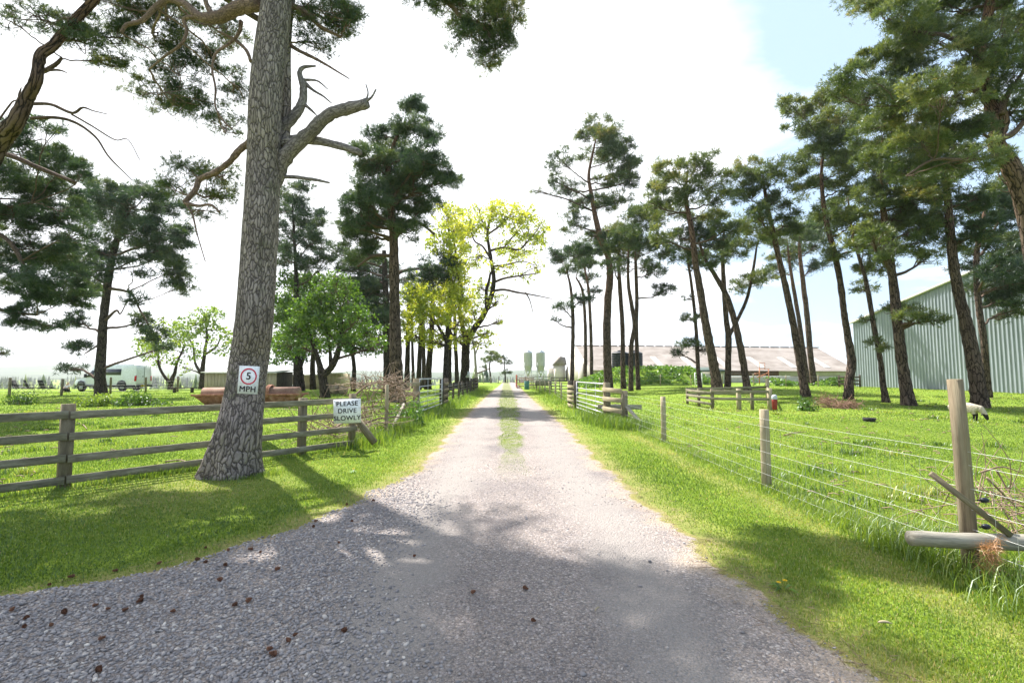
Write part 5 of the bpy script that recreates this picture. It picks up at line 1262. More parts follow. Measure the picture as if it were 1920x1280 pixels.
# ------------------------------------------------------------------ pines left of the driveway
tree('pine_tree', 'unseen second pine added behind the massive plated trunk to shade the driveway', 'tree', None,  # added out of sight as a shadow caster for the driveway
    [[(451, 811, 40), (459, 740, 36), (468, 670, 35), (477, 600, 34), (484, 500, 33), (491, 400, 32), (495, 300, 31), (500, 200, 30), (508, 100, 29), (519, 0, 27), (530, -120, 22), (548, -250, 16), (560, -360, 6)]],
    canopy(17, 17, (-10, 10, 12.3), (-4.6, 16.5, 18), 13.4, .6, 1.1), Y=13.4, seed=5, bmat=BARK, K=6, tpx=9, sides=14)
GL, GR = 'pines on the left of the driveway', 'pines in the right paddock'
tree('pine_tree', 'leaning gnarled pine whose trunk crosses the top left corner', 'tree', GL,
    [[(-330, 880, 78), (-260, 700, 66), (-130, 500, 56), (-40, 340, 48), (0, 268, 43), (30, 228, 38), (50, 185, 31), (68, 150, 27), (76, 105, 25), (100, 85, 23), (130, 50, 21), (172, 5, 20), (225, -60, 18), (290, -170, 15), (320, -300, 11), (330, -420, 7)]],
    [(95, 48, 36, 26, .55, .5), (60, 30, 40, 22, .4, .3), (160, 80, 52, 30, .8, -.4), (200, 112, 40, 22, .8, .4), (150, 40, 40, 24, .6, .7), (20, 40, 30, 20, .3, 0), (215, 70, 36, 24, .6, .5)] + canopy(5, 36, (-14.5, 8.5, 9), (-6.5, 15.5, 15), 10.2, .8, 1.35),  # the boughs from canopy() are unseen, placed to shade the left verge
    Y=10.2, seed=8, bmat=BARK_MID, sides=18, wob=.05, K=6.3, tpx=8, base=on(-14.3, 10.2), fmat=PINE,
    limbs=[[(60, 195, 9, 0), (95, 196, 8, 0), (135, 212, 7, 0), (155, 202, 5, 0), (175, 208, 3, 0), (200, 214, 2, 0)], [(58, 222, 9, 0), (108, 221, 8, .1), (145, 232, 7, .2), (180, 258, 5, .2), (205, 295, 4, .2), (248, 338, 2, .2)], [(135, 215, 5, .1), (170, 235, 4, .1), (215, 262, 3, .1), (240, 262, 2, .1), (262, 300, 1.5, .1)],
           [(0, 285, 14, .1), (40, 300, 13, .1), (80, 318, 12, .1), (140, 342, 9, .1)], [(72, 138, 12, 0), (90, 130, 11, 0), (108, 118, 9, 0), (116, 108, 6, 0)], [(74, 136, 8, 0), (92, 132, 7, 0), (112, 132, 5, 0), (126, 137, 2, 0)], [(38, 205, 10, 0), (36, 180, 6, 0), (40, 164, 2, 0)], [(15, 255, 7, 0), (-5, 235, 5, 0), (20, 195, 4, 0), (30, 188, 3, 0)]])
tree('pine_tree', 'broad dark pine filling the left edge with drooping boughs', 'tree', GL,
    [[(-150, 790, 62), (-146, 700, 56), (-130, 560, 50), (-110, 420, 44), (-80, 300, 36), (-50, 220, 24), (-20, 140, 12)]],
    [(60, 265, 62, 32), (112, 305, 58, 28), (152, 325, 28, 14), (40, 335, 70, 36), (95, 372, 62, 32), (28, 410, 60, 36), (128, 402, 46, 26), (60, 462, 66, 34), (130, 478, 46, 30), (60, 535, 60, 34), (122, 556, 46, 24), (30, 590, 38, 20), (92, 612, 38, 14, .6), (140, 520, 26, 20, .7), (20, 500, 50, 30), (-60, 300, 60, 40), (-60, 420, 60, 40), (-80, 520, 60, 40), (90, 240, 30, 16, .6), (150, 440, 30, 16, .7), (5, 660, 14, 8, .5)],
    Y=19, seed=9, bmat=BARK_DARK, fmat=PINE_DARK, droop=.25, flat=.48, sides=14, base=on(-23.4, 19), K=8.4,
    limbs=[[(-110, 420, 16), (0, 440, 12), (45, 500, 9), (60, 560, 7)], [(-120, 520, 14), (0, 580, 9), (70, 590, 6)], [(-90, 330, 16), (0, 385, 10), (60, 380, 7)]])
tree('pine_tree', 'dark pine standing directly before the white van on the left lawn', 'tree', GL,
    [[(190, 741, 27), (188, 700, 22), (191, 650, 20), (194, 600, 18), (200, 550, 17), (207, 500, 16), (216, 460, 14), (228, 425, 11), (238, 385, 8), (245, 350, 4)]],
    [(182, 395, 60, 26), (250, 385, 66, 30), (300, 428, 50, 26), (240, 440, 55, 26, .9), (330, 505, 26, 36), (303, 478, 34, 26), (345, 535, 18, 22), (250, 500, 40, 16, .6), (172, 468, 38, 24), (150, 540, 38, 22), (142, 600, 24, 14), (150, 652, 28, 14, .9), (128, 690, 26, 7, .8), (252, 560, 24, 12, .7), (266, 602, 22, 14), (290, 630, 20, 18), (308, 652, 14, 9), (205, 358, 46, 20), (282, 358, 38, 18), (320, 385, 36, 18), (120, 480, 30, 20), (170, 510, 30, 20), (330, 450, 30, 20)],
    seed=12, bmat=BARK_DARK, fmat=PINE_DARK, K=8, droop=.2,
    limbs=[[(198, 600, 7), (218, 582, 5), (226, 588, 3), (240, 560, 2)], [(194, 640, 6), (176, 652, 4), (160, 662, 3)], [(205, 540, 8), (245, 550, 6), (262, 580, 4), (285, 620, 3)], [(212, 505, 9), (175, 510, 6), (160, 540, 4)]])
tree('pine_tree', 'small dark pine crown showing just right of the big trunk', 'tree', GL,
    [[(556, 731, 13), (556, 640, 11), (556, 540, 9), (552, 450, 6), (548, 380, 3)]],
    [(546, 368, 28, 22), (570, 398, 34, 24), (552, 440, 44, 32), (592, 448, 30, 20), (562, 484, 40, 22), (608, 490, 34, 16, .9), (525, 400, 20, 24), (570, 350, 16, 10), (600, 420, 16, 10), (530, 480, 20, 20)], seed=14, fmat=PINE_DARK, bmat=BARK_DARK, Y=48)
tree('pine_tree', 'tall dark layered pine left of the driveway behind the left gate', 'tree', GL,
    [[(744, 754, 34), (743, 715, 27), (742, 650, 23), (740, 580, 20), (739, 500, 19), (738, 440, 17), (734, 400, 15), (728, 360, 12), (730, 300, 9), (750, 240, 5)]],
    [(785, 208, 34, 22), (766, 236, 42, 24), (812, 254, 24, 14), (715, 252, 30, 16), (740, 282, 58, 24), (700, 300, 50, 22), (796, 298, 40, 24), (718, 330, 70, 28), (830, 332, 34, 20), (690, 368, 44, 28), (782, 350, 58, 30), (752, 385, 60, 26), (672, 400, 38, 30), (800, 392, 28, 18), (692, 440, 48, 28), (655, 420, 20, 18), (762, 432, 46, 18, .7), (682, 472, 38, 22), (850, 340, 18, 10, .8), (760, 320, 50, 26), (720, 420, 40, 20)],
    seed=15, fmat=PINE_DARK, bmat=BARK_MID, K=9.1, limbs=[[(740, 440, 9), (765, 415, 8), (790, 420, 6), (815, 440, 4)], [(738, 480, 8), (700, 480, 6), (670, 500, 4)]])
tree('pine_tree', 'second dark pine trunk close behind the tall layered pine', 'tree', GL,
    [[(727, 736, 18), (726, 680, 15), (725, 600, 13), (722, 520, 11), (720, 470, 8)]],
    [(692, 512, 48, 34), (662, 548, 46, 34), (702, 588, 40, 28), (655, 502, 36, 26), (822, 500, 38, 22), (800, 520, 36, 18, .9), (845, 490, 20, 12, .8), (720, 560, 26, 30, .7), (700, 640, 26, 16, .6), (690, 540, 40, 26), (840, 520, 20, 16, .7), (640, 470, 24, 14, .7)], seed=16, fmat=PINE_DARK, bmat=BARK_DARK,
    limbs=[[(724, 520, 8), (770, 505, 6), (815, 505, 4)]])
for i, (px, w_, lean, lab, blobs) in enumerate((
    (763, 10, 2, 'slim dark pine trunk nearest the left gate in the row behind it', [(765, 590, 24, 26), (755, 560, 20, 20)]),
    (775, 6, -2, 'thinnest dark pine trunk in the row behind the left gate', [(775, 600, 20, 22)]),
    (785, 9, 3, 'third dark pine trunk in the row behind the left gate', [(790, 585, 26, 20), (780, 610, 20, 16)]),
    (795, 8, -1, 'straight dark pine trunk beside the leaning one behind the left gate', [(798, 560, 24, 24)]),
    (802, 12, 6, 'stout leaning dark pine trunk last in the row behind the left gate', [(812, 590, 24, 20), (805, 540, 26, 22)]),
    (842, 9, 1, 'slim dark pine trunk just left of the yellow oak', [(845, 600, 22, 20), (838, 560, 22, 24)]),
    (857, 8, -3, 'slim dark pine trunk touching the yellow oak trunk', [(852, 590, 20, 20), (856, 560, 20, 18)]))):
    by = 724 + (i % 3) * 2
    tree('pine_tree', lab, 'tree', GL, [[(px, by, w_ * 1.2), (px + lean * .3, 690, w_), (px + lean, 640, w_ * .85), (px + lean * 1.5, 580, w_ * .7), (px + lean * 1.6, 530, w_ * .4)]],
         [(a, c - 40, d * .7, e * .7, .5) for a, c, d, e in blobs], seed=60 + i, fmat=PINE_DARK, bmat=BARK_DARK, stub=3, Y=50 + 2.2 * ((i * 3) % 5))

# broadleaved trees
GB = 'broadleaved trees left of the driveway'
tree('leafy_tree', 'spreading bright green tree nearest the rail fence with forked trunk', 'tree', GB,
    [[(610, 745, 20), (607, 720, 17), (603, 700, 16), (598, 680, 11), (585, 640, 8), (570, 600, 5)], [(604, 704, 14), (620, 690, 13), (632, 665, 11), (640, 630, 8), (640, 580, 4)], [(620, 690, 8), (618, 650, 6), (608, 600, 4)]],
    [(600, 596, 44, 30, .9), (562, 618, 38, 26, .9), (640, 596, 40, 28, .9), (618, 548, 40, 22, .85), (655, 566, 30, 24, .8), (655, 640, 46, 18, .8), (694, 622, 30, 20, .7), (545, 648, 32, 20, .8), (585, 655, 40, 14, .6), (600, 568, 40, 20, .9), (632, 520, 22, 12, .7), (575, 580, 36, 22, .9), (680, 590, 26, 26, .7), (620, 630, 46, 20, .9), (648, 535, 24, 14, .7), (705, 650, 22, 14, .6), (600, 525, 20, 10, .6)], seed=20, kind='leaf', fmat=LEAF, bmat=BARK_DARK, K=7.4, padk=1.6)
tree('leafy_tree', 'upright green tree just right of the big pine trunk', 'tree', GB,
    [[(566, 732, 14), (564, 700, 11), (560, 670, 9), (552, 620, 6), (545, 570, 3)], [(563, 690, 7), (575, 650, 5), (580, 600, 3)]],
    [(540, 560, 38, 42), (575, 545, 42, 34), (545, 610, 40, 36), (530, 650, 26, 34, .8), (590, 590, 34, 30), (560, 525, 30, 16, .8), (520, 600, 16, 40, .9), (550, 660, 30, 20, .7)], seed=21, kind='leaf', fmat=LEAF, bmat=BARK_DARK, K=7, padk=1.6)
tree('leafy_tree', 'dark slender tree trunk between the two bright green trees', 'tree', GB, [[(587, 730, 12), (586, 690, 10), (588, 640, 7), (590, 590, 4)]], [(590, 580, 36, 28), (572, 560, 30, 26), (606, 552, 32, 26), (590, 625, 40, 24), (560, 600, 30, 24), (620, 600, 30, 26), (590, 525, 24, 14), (540, 580, 24, 26)], seed=22, kind='leaf', fmat=LEAF, bmat=BARK_DARK)
tree('leafy_tree', 'thin leaning green tree close left of the second dark pine', 'tree', GB, [[(662, 733, 10), (664, 690, 8), (658, 640, 6), (655, 590, 4)]], [(655, 600, 40, 30), (692, 604, 34, 30), (672, 566, 34, 26), (640, 620, 30, 24), (700, 640, 28, 22), (660, 650, 34, 18), (690, 570, 26, 20), (680, 530, 24, 16), (640, 540, 30, 20)], seed=23, kind='leaf', fmat=LEAF, bmat=BARK_DARK)
tree('leafy_tree', 'small pale leafy tree with twisted trunk right of the white van', 'tree', GB,
    [[(319, 730, 11), (322, 712, 9), (328, 698, 7), (332, 680, 5), (345, 650, 3)], [(320, 718, 8), (308, 705, 6), (298, 685, 5), (296, 660, 3)]],
    [(300, 640, 40, 26, .6), (330, 622, 36, 20, .6), (345, 660, 30, 22, .5), (275, 655, 26, 20, .5), (310, 610, 26, 12, .5), (300, 670, 34, 14, .4)], seed=24, kind='leaf', fmat=LEAF_PALE, bmat=BARK_DARK, K=6)
tree('leafy_tree', 'taller pale leafy tree with curved trunk before the long timber shed', 'tree', GB,
    [[(378, 729, 12), (379, 710, 10), (380, 690, 9), (384, 660, 7), (388, 630, 5), (385, 600, 3)], [(377, 700, 7), (366, 680, 5), (362, 650, 4), (352, 630, 3)], [(384, 665, 5), (405, 650, 4), (415, 630, 2)]],
    [(380, 600, 40, 18, .6), (400, 618, 28, 20, .6), (362, 610, 26, 18, .6), (408, 648, 26, 22, .5), (352, 632, 30, 18, .5), (425, 628, 16, 20, .5), (385, 585, 26, 10, .6), (345, 690, 10, 14, .3)], seed=25, kind='leaf', fmat=LEAF_PALE, bmat=BARK_DARK, K=6)
tree('oak_tree', 'big spring oak with thin yellow leaves leaning over the driveway', 'tree', GB,
    [[(871, 731, 20), (872, 700, 17), (873, 665, 16), (875, 640, 14), (888, 618, 12), (902, 598, 11), (914, 575, 9.5), (922, 552, 9), (926, 525, 8), (923, 500, 7), (918, 470, 6), (914, 440, 5), (918, 415, 5), (925, 390, 3)],
     [(874, 645, 11), (868, 615, 9), (862, 580, 7), (866, 545, 6), (858, 505, 5), (852, 455, 4), (848, 420, 2)], [(912, 578, 7), (912, 545, 6), (916, 530, 5), (920, 510, 4)]],
    [(960, 398, 40, 22, 0.94), (918, 392, 32, 20, 0.94), (990, 432, 40, 24, 0.77), (888, 420, 32, 24, 0.94), (950, 452, 40, 18, 0.68), (868, 440, 28, 30, 1.19), (1005, 455, 18, 20, 0.51), (950, 420, 40, 20, 0.77), (980, 480, 30, 14, 0.42), (895, 480, 20, 24, 0.68), (860, 500, 20, 30, 1.30), (985, 405, 24, 12, 0.68), (890, 640, 40, 14, 0.59), (850, 400, 26, 16, 0.85), (900, 540, 24, 16, .7), (940, 500, 30, 14, .7), (980, 520, 24, 10, .5), (930, 565, 24, 12, .6), (1002, 500, 20, 12, .5), (890, 580, 26, 18, .8), (912, 625, 20, 9, .5), (962, 472, 36, 16, .8), (1016, 440, 14, 20, .5), (876, 560, 20, 26, .9), (938, 600, 16, 8, .5), (850, 540, 20, 20, .7)],
    seed=26, kind='leaf', fmat=LEAF_YELLOW, bmat=BARK_DARK, K=5, tpx=5.5, sides=14, padk=1.3,
    limbs=[[(926, 545, 5), (945, 543, 4.5), (970, 548, 4), (1000, 553, 2.5), (1035, 560, 1.5)], [(985, 548, 3), (993, 562, 2), (1000, 588, 1.2)], [(924, 530, 5), (945, 522, 4), (975, 517, 3), (1010, 512, 2)], [(918, 470, 5), (945, 464, 4), (972, 468, 4), (990, 452, 3), (1008, 430, 2), (1018, 410, 1.2)], [(918, 482, 4), (905, 462, 3.5), (890, 452, 3), (882, 430, 2)], [(914, 440, 4), (935, 425, 3.5), (955, 405, 3), (965, 385, 1.5)], [(914, 432, 3), (902, 410, 2.5), (898, 390, 1.5)], [(945, 464, 3), (965, 440, 2.5), (985, 420, 1.5)], [(922, 500, 4), (950, 496, 3), (980, 490, 2), (1005, 498, 1)], [(975, 517, 2), (995, 505, 1.5), (1015, 500, 1)], [(873, 650, 7), (850, 630, 5), (830, 600, 4), (815, 590, 3)]])
tree('leafy_tree', 'dense yellow leaved tree glowing between the tall pine and the oak', 'tree', GB,
    [[(836, 724, 13), (836, 690, 11), (838, 640, 9), (842, 580, 8), (845, 520, 6), (842, 450, 4), (840, 400, 2)], [(838, 640, 7), (815, 600, 5), (795, 570, 4), (775, 550, 3)]],
    [(838, 402, 30, 18, .7), (858, 432, 28, 30, .8), (828, 448, 32, 28, .8), (782, 562, 36, 32, 1), (800, 602, 40, 26, 1), (768, 622, 26, 22, .9), (840, 572, 40, 36, 1), (862, 520, 20, 30, .9), (790, 522, 28, 20, .9), (815, 638, 40, 14, .9), (862, 602, 26, 24, .8), (820, 550, 36, 24, 1), (775, 590, 26, 24, 1), (850, 480, 26, 26, .8), (870, 630, 20, 14, .6)], seed=27, Y=46, kind='leaf', fmat=LEAF_YELLOW, bmat=BARK_DARK, K=8, tpx=5.5, padk=1.4)
tree('bare_tree', 'thin nearly bare grey tree at the far left of the driveway end', 'tree', GB,
    [[(894, 722, 6), (892, 690, 5), (890, 660, 4), (886, 635, 3), (884, 615, 1.5)], [(891, 665, 3), (898, 645, 2.5), (905, 625, 1.5)]], [(888, 622, 18, 14, .25), (906, 628, 16, 12, .3)], seed=28, kind='leaf', fmat=LEAF_PALE, bmat=DEADWOOD, K=3.5, Y=72, limbs=[[(894, 700, 3), (905, 696, 2.5), (920, 690, 1.5)]])
tree('pine_tree', 'small flat-topped pine left of the far end of the driveway', 'tree', 'little pines at the far end of the driveway', [[(921, 720, 4), (919, 700, 3.2), (918, 685, 2.6), (921, 668, 1.5)]], [(922, 668, 16, 8, .9), (912, 676, 12, 6, .8), (930, 674, 10, 5, .7), (920, 662, 10, 4, .8), (908, 688, 8, 4, .5)], seed=29, fmat=PINE_OLIVE, bmat=BARK_DARK, Y=95, tpx=5)
tree('pine_tree', 'little two-tier pine right at the far end of the driveway', 'tree', 'little pines at the far end of the driveway', [[(948, 720, 3.2), (947, 700, 2.6), (946, 685, 2), (946, 672, 1)]], [(944, 672, 9, 4, .9), (955, 680, 8, 3.5, .9), (942, 680, 7, 3, .8), (952, 697, 8, 3.5, .9), (943, 699, 6, 3, .8)], seed=30, fmat=PINE_DARK, bmat=BARK_DARK, Y=98, tpx=5)
np_ = W(877, 702, float(G(871, 731)[1]) - .62); e = empty('notice', np_, 'small white paper notice pinned to the yellow oak trunk', 'sign')
b = MB(); b.box(np_ + [-.2, -.015, -.32], np_ + [.2, 0, .32]); b.build('board', WHITE, e)
b = MB()
for k in range(4): b.box(np_ + [-.14, -.019, .2 - k * .12], np_ + [.14 - .05 * (k % 2), -.0165, .235 - k * .12])
b.build('print', plain('grey print', (.2, .2, .22), .7), e)
# ------------------------------------------------------------------ pines in the right paddock
def RP(lab, trunks, blobs, seed, **k):
    k.setdefault('fmat', PINE); k.setdefault('bmat', BARK_MID); k.setdefault('group', GR); g = k.pop('group')
    return tree('pine_tree', lab, 'tree', g, trunks, blobs, seed=seed, **k)
RP('tall curving pine right behind the right galvanised gate', [[(1141, 729, 18), (1139, 680, 16), (1138, 620, 15), (1140, 560, 14), (1144, 520, 14), (1140, 480, 12), (1127, 450, 12), (1117, 410, 10), (1110, 370, 8), (1104, 330, 6), (1112, 285, 4), (1122, 240, 2)]],
   [(1122, 236, 26, 16), (1146, 254, 36, 18), (1096, 254, 20, 12, .8), (1162, 288, 34, 22), (1122, 288, 38, 18, .7), (1182, 312, 20, 16), (1050, 300, 24, 20, .6), (1042, 340, 18, 12, .6), (1062, 352, 28, 14, .7), (1152, 330, 38, 20), (1088, 378, 28, 16, .7), (1122, 384, 28, 16), (1182, 338, 18, 14), (1162, 378, 28, 16, .7), (1076, 420, 26, 18, .7), (1152, 430, 36, 18, .7), (1112, 440, 28, 14, .7), (1150, 280, 40, 20), (1005, 358, 10, 4, .5)], 70, K=7.7, stub=2)
for i, (T, B_, lab) in enumerate((
    ([[(1072, 737, 9), (1073, 690, 8), (1074, 640, 7), (1074, 590, 7), (1070, 540, 5), (1062, 505, 3)]], [(1050, 480, 28, 14), (1080, 470, 28, 14), (1060, 510, 22, 9, .8), (1055, 575, 18, 8, .8), (1090, 562, 24, 9, .8), (1040, 600, 10, 4, .4)], 'leftmost slender pine of the three beyond the right gate'),
    ([[(1097, 724, 7), (1098, 670, 6.5), (1097, 600, 6), (1092, 545, 5), (1080, 520, 3)]], [(1090, 492, 28, 12), (1102, 520, 20, 9, .8), (1085, 470, 24, 12)], 'middle slender pine of the three beyond the right gate'),
    ([[(1109, 724, 7), (1109, 670, 6.5), (1107, 600, 6), (1103, 540, 5), (1096, 500, 3)]], [(1110, 470, 26, 16), (1112, 545, 14, 7, .8), (1100, 495, 22, 10)], 'rightmost slender pine of the three beyond the right gate'),
    ([[(1169, 729, 11), (1168, 680, 9), (1167, 610, 8.5), (1163, 550, 8), (1160, 490, 6), (1162, 450, 3)]], [(1165, 452, 40, 20), (1150, 500, 24, 12, .7), (1180, 480, 28, 14, .8), (1150, 470, 30, 16)], 'straightest slim pine of the trio before the black tanks'),
    ([[(1183, 733, 10), (1183, 690, 9), (1184, 645, 8.5), (1190, 610, 8.5), (1184, 570, 7.5), (1178, 530, 6), (1178, 470, 3)]], [(1200, 420, 38, 24), (1180, 445, 36, 18), (1195, 500, 38, 11, .7)], 'kinked slim pine in the middle of the trio before the black tanks'),
    ([[(1197, 731, 9), (1195, 680, 8), (1193, 610, 7.5), (1194, 560, 7), (1192, 500, 6), (1190, 440, 3)]], [(1220, 470, 38, 18), (1246, 545, 24, 10, .8), (1230, 400, 38, 18), (1205, 455, 30, 16), (1225, 510, 26, 10, .7)], 'right slim pine of the trio before the black tanks'))):
    RP(lab, T, B_, 80 + i, stub=4, K=8, fmat=PINE_DARK if i < 3 else PINE)
RP('stout pine behind the small timber pen with flat olive crown', [[(1346, 739, 24), (1341, 700, 19), (1331, 650, 17), (1322, 600, 15), (1313, 545, 14), (1305, 500, 12), (1298, 440, 11), (1291, 400, 9), (1285, 365, 7), (1290, 320, 4)]],
   [(1260, 330, 40, 20), (1310, 305, 42, 18), (1335, 340, 40, 18), (1230, 352, 28, 16), (1290, 368, 42, 18), (1250, 402, 40, 16), (1330, 402, 38, 20), (1272, 442, 38, 14, .8), (1360, 430, 28, 18), (1240, 445, 26, 14, .8), (1220, 380, 20, 14, .8), (1345, 370, 30, 16)], 90, fmat=PINE_OLIVE, K=7.4)
RP('thin wiry pine with a low dark spray left of the timber pen', [[(1313, 730, 9), (1309, 690, 8), (1306, 630, 7), (1302, 580, 6.5), (1296, 530, 5.5), (1290, 490, 4), (1288, 460, 2)]],
   [(1292, 645, 20, 10), (1276, 662, 14, 8, .8), (1318, 655, 14, 8, .6), (1296, 598, 22, 7, .8), (1285, 480, 26, 14), (1300, 500, 24, 10, .8), (1290, 560, 14, 5, .5)], 91, fmat=PINE_DARK, stub=3)
RP('forked pine behind the timber pen with a branch leaning right', [[(1364, 730, 14), (1365, 690, 12), (1366, 640, 12), (1361, 590, 10), (1357, 530, 9), (1355, 470, 7), (1358, 430, 3)], [(1368, 628, 8), (1385, 595, 7), (1402, 555, 6.5), (1413, 500, 5.5), (1420, 455, 3)]],
   [(1400, 532, 26, 18, .8), (1432, 520, 24, 14, .8), (1362, 460, 32, 16), (1396, 420, 30, 18), (1345, 480, 24, 14), (1420, 450, 28, 16), (1380, 470, 26, 14)], 92, fmat=PINE_OLIVE, stub=3)
RP('leaning pine with bent trunk rising from the pen corner', [[(1402, 737, 17), (1397, 700, 14), (1388, 650, 13), (1374, 590, 12), (1360, 550, 11), (1340, 515, 9), (1322, 485, 7), (1310, 450, 4)]],
   [(1300, 470, 30, 15), (1330, 495, 26, 12, .8), (1315, 440, 30, 16), (1340, 455, 28, 14)], 93, K=7)
RP('leaning brown pine right of the red bin', [[(1512, 744, 20), (1504, 705, 16), (1495, 650, 15), (1484, 590, 14), (1470, 525, 12), (1457, 470, 11), (1446, 420, 9), (1436, 370, 7), (1430, 325, 3)]],
   [(1430, 330, 40, 18), (1402, 312, 26, 12), (1470, 318, 40, 18), (1400, 368, 30, 16), (1452, 380, 40, 18), (1432, 430, 40, 18, .8), (1482, 420, 32, 20), (1415, 400, 26, 14, .8), (1395, 340, 22, 12)], 94, fmat=PINE_OLIVE, K=7.7)
RP('slimmer back pine of the close pair left of the green shed', [[(1517, 725, 10), (1508, 670, 9), (1498, 600, 8.5), (1488, 540, 7.5), (1480, 490, 5), (1476, 450, 2)]], [(1480, 480, 38, 16), (1456, 510, 28, 13, .8), (1470, 450, 34, 16)], 95, Y=52)
RP('thicker front pine of the close pair left of the green shed', [[(1527, 725, 14), (1520, 670, 12), (1514, 600, 11), (1507, 540, 10), (1500, 480, 7), (1498, 430, 3)]], [(1530, 460, 38, 20), (1500, 440, 40, 18), (1520, 500, 30, 12, .8), (1515, 420, 34, 16), (1540, 430, 26, 14)], 96, Y=50)
RP('tall pine with a swollen foot rising from the brown brush heap', [[(1591, 748, 21), (1592, 715, 18), (1597, 680, 18), (1591, 640, 15), (1583, 590, 13), (1577, 540, 13), (1566, 480, 12), (1553, 430, 11), (1544, 380, 9), (1540, 330, 7), (1545, 270, 4)]],
   [(1530, 300, 48, 24), (1572, 270, 48, 24), (1602, 308, 42, 24), (1510, 350, 40, 20), (1582, 358, 42, 22), (1550, 400, 42, 18), (1602, 418, 40, 22), (1560, 480, 28, 14, .8), (1622, 460, 30, 18), (1500, 210, 36, 18), (1540, 190, 40, 20), (1580, 230, 50, 22), (1510, 240, 34, 18), (1480, 195, 22, 14), (1545, 235, 44, 20), (1600, 180, 40, 20), (1640, 280, 40, 22)], 97, fmat=PINE_OLIVE, K=7.7)
RP('thin crooked pine standing before the corner of the green shed', [[(1662, 754, 17), (1655, 715, 12), (1650, 670, 11), (1640, 620, 10), (1630, 560, 10), (1622, 520, 8), (1610, 480, 7), (1597, 430, 6), (1590, 370, 3)]],
   [(1640, 500, 32, 22), (1620, 540, 24, 12, .8), (1641, 640, 22, 7, .8), (1656, 655, 18, 6, .8), (1600, 450, 32, 18), (1590, 390, 34, 18), (1625, 600, 14, 6, .6)], 98, fmat=PINE_OLIVE)
RP('sturdy straight pine with low sprays before the green shed', [[(1704, 760, 31), (1697, 715, 25), (1689, 660, 23), (1682, 600, 21), (1676, 540, 19), (1668, 480, 17), (1660, 430, 15), (1655, 380, 12), (1650, 320, 9), (1655, 260, 5)]],
   [(1662, 420, 48, 28), (1702, 458, 46, 24), (1642, 370, 46, 28), (1702, 380, 48, 28), (1722, 590, 36, 11, .9), (1752, 600, 22, 9, .8), (1690, 580, 30, 11, .9), (1655, 470, 38, 18), (1742, 480, 30, 14, .8), (1660, 320, 50, 26), (1700, 330, 46, 26), (1640, 300, 40, 24), (1690, 270, 46, 26), (1660, 230, 46, 24), (1690, 400, 40, 20), (1720, 430, 40, 20), (1635, 440, 30, 20)], 99, fmat=PINE_OLIVE, K=8)
RP('thick pine trunk standing beside the grazing sheep', [[(1838, 764, 40), (1832, 715, 33), (1822, 660, 31), (1810, 600, 27), (1800, 560, 24), (1790, 510, 22), (1783, 450, 20), (1778, 390, 17), (1775, 330, 12), (1780, 260, 7)]],
   [(1780, 400, 48, 24), (1832, 370, 50, 24), (1740, 370, 48, 26), (1800, 450, 38, 18, .8), (1760, 320, 50, 28), (1810, 310, 50, 28), (1730, 420, 40, 20), (1850, 430, 40, 20), (1790, 270, 50, 30), (1740, 280, 40, 26)], 100, fmat=PINE, K=8)
RP('darker second pine trunk close behind the thick one by the sheep', [[(1853, 745, 19), (1849, 700, 16), (1845, 640, 15), (1836, 580, 14), (1831, 520, 13), (1832, 470, 12), (1842, 420, 9), (1850, 370, 4)]],
   [(1872, 400, 48, 26), (1852, 460, 56, 26), (1882, 530, 48, 30), (1850, 540, 38, 18, .9), (1902, 580, 30, 20), (1900, 450, 40, 30), (1870, 500, 46, 24), (1910, 520, 36, 30), (1880, 360, 46, 26), (1800, 500, 26, 12, .7), (1890, 560, 40, 18)], 101, fmat=PINE_DARK, K=8.4, limbs=[[(1838, 480, 7), (1858, 450, 6), (1868, 420, 4)]])
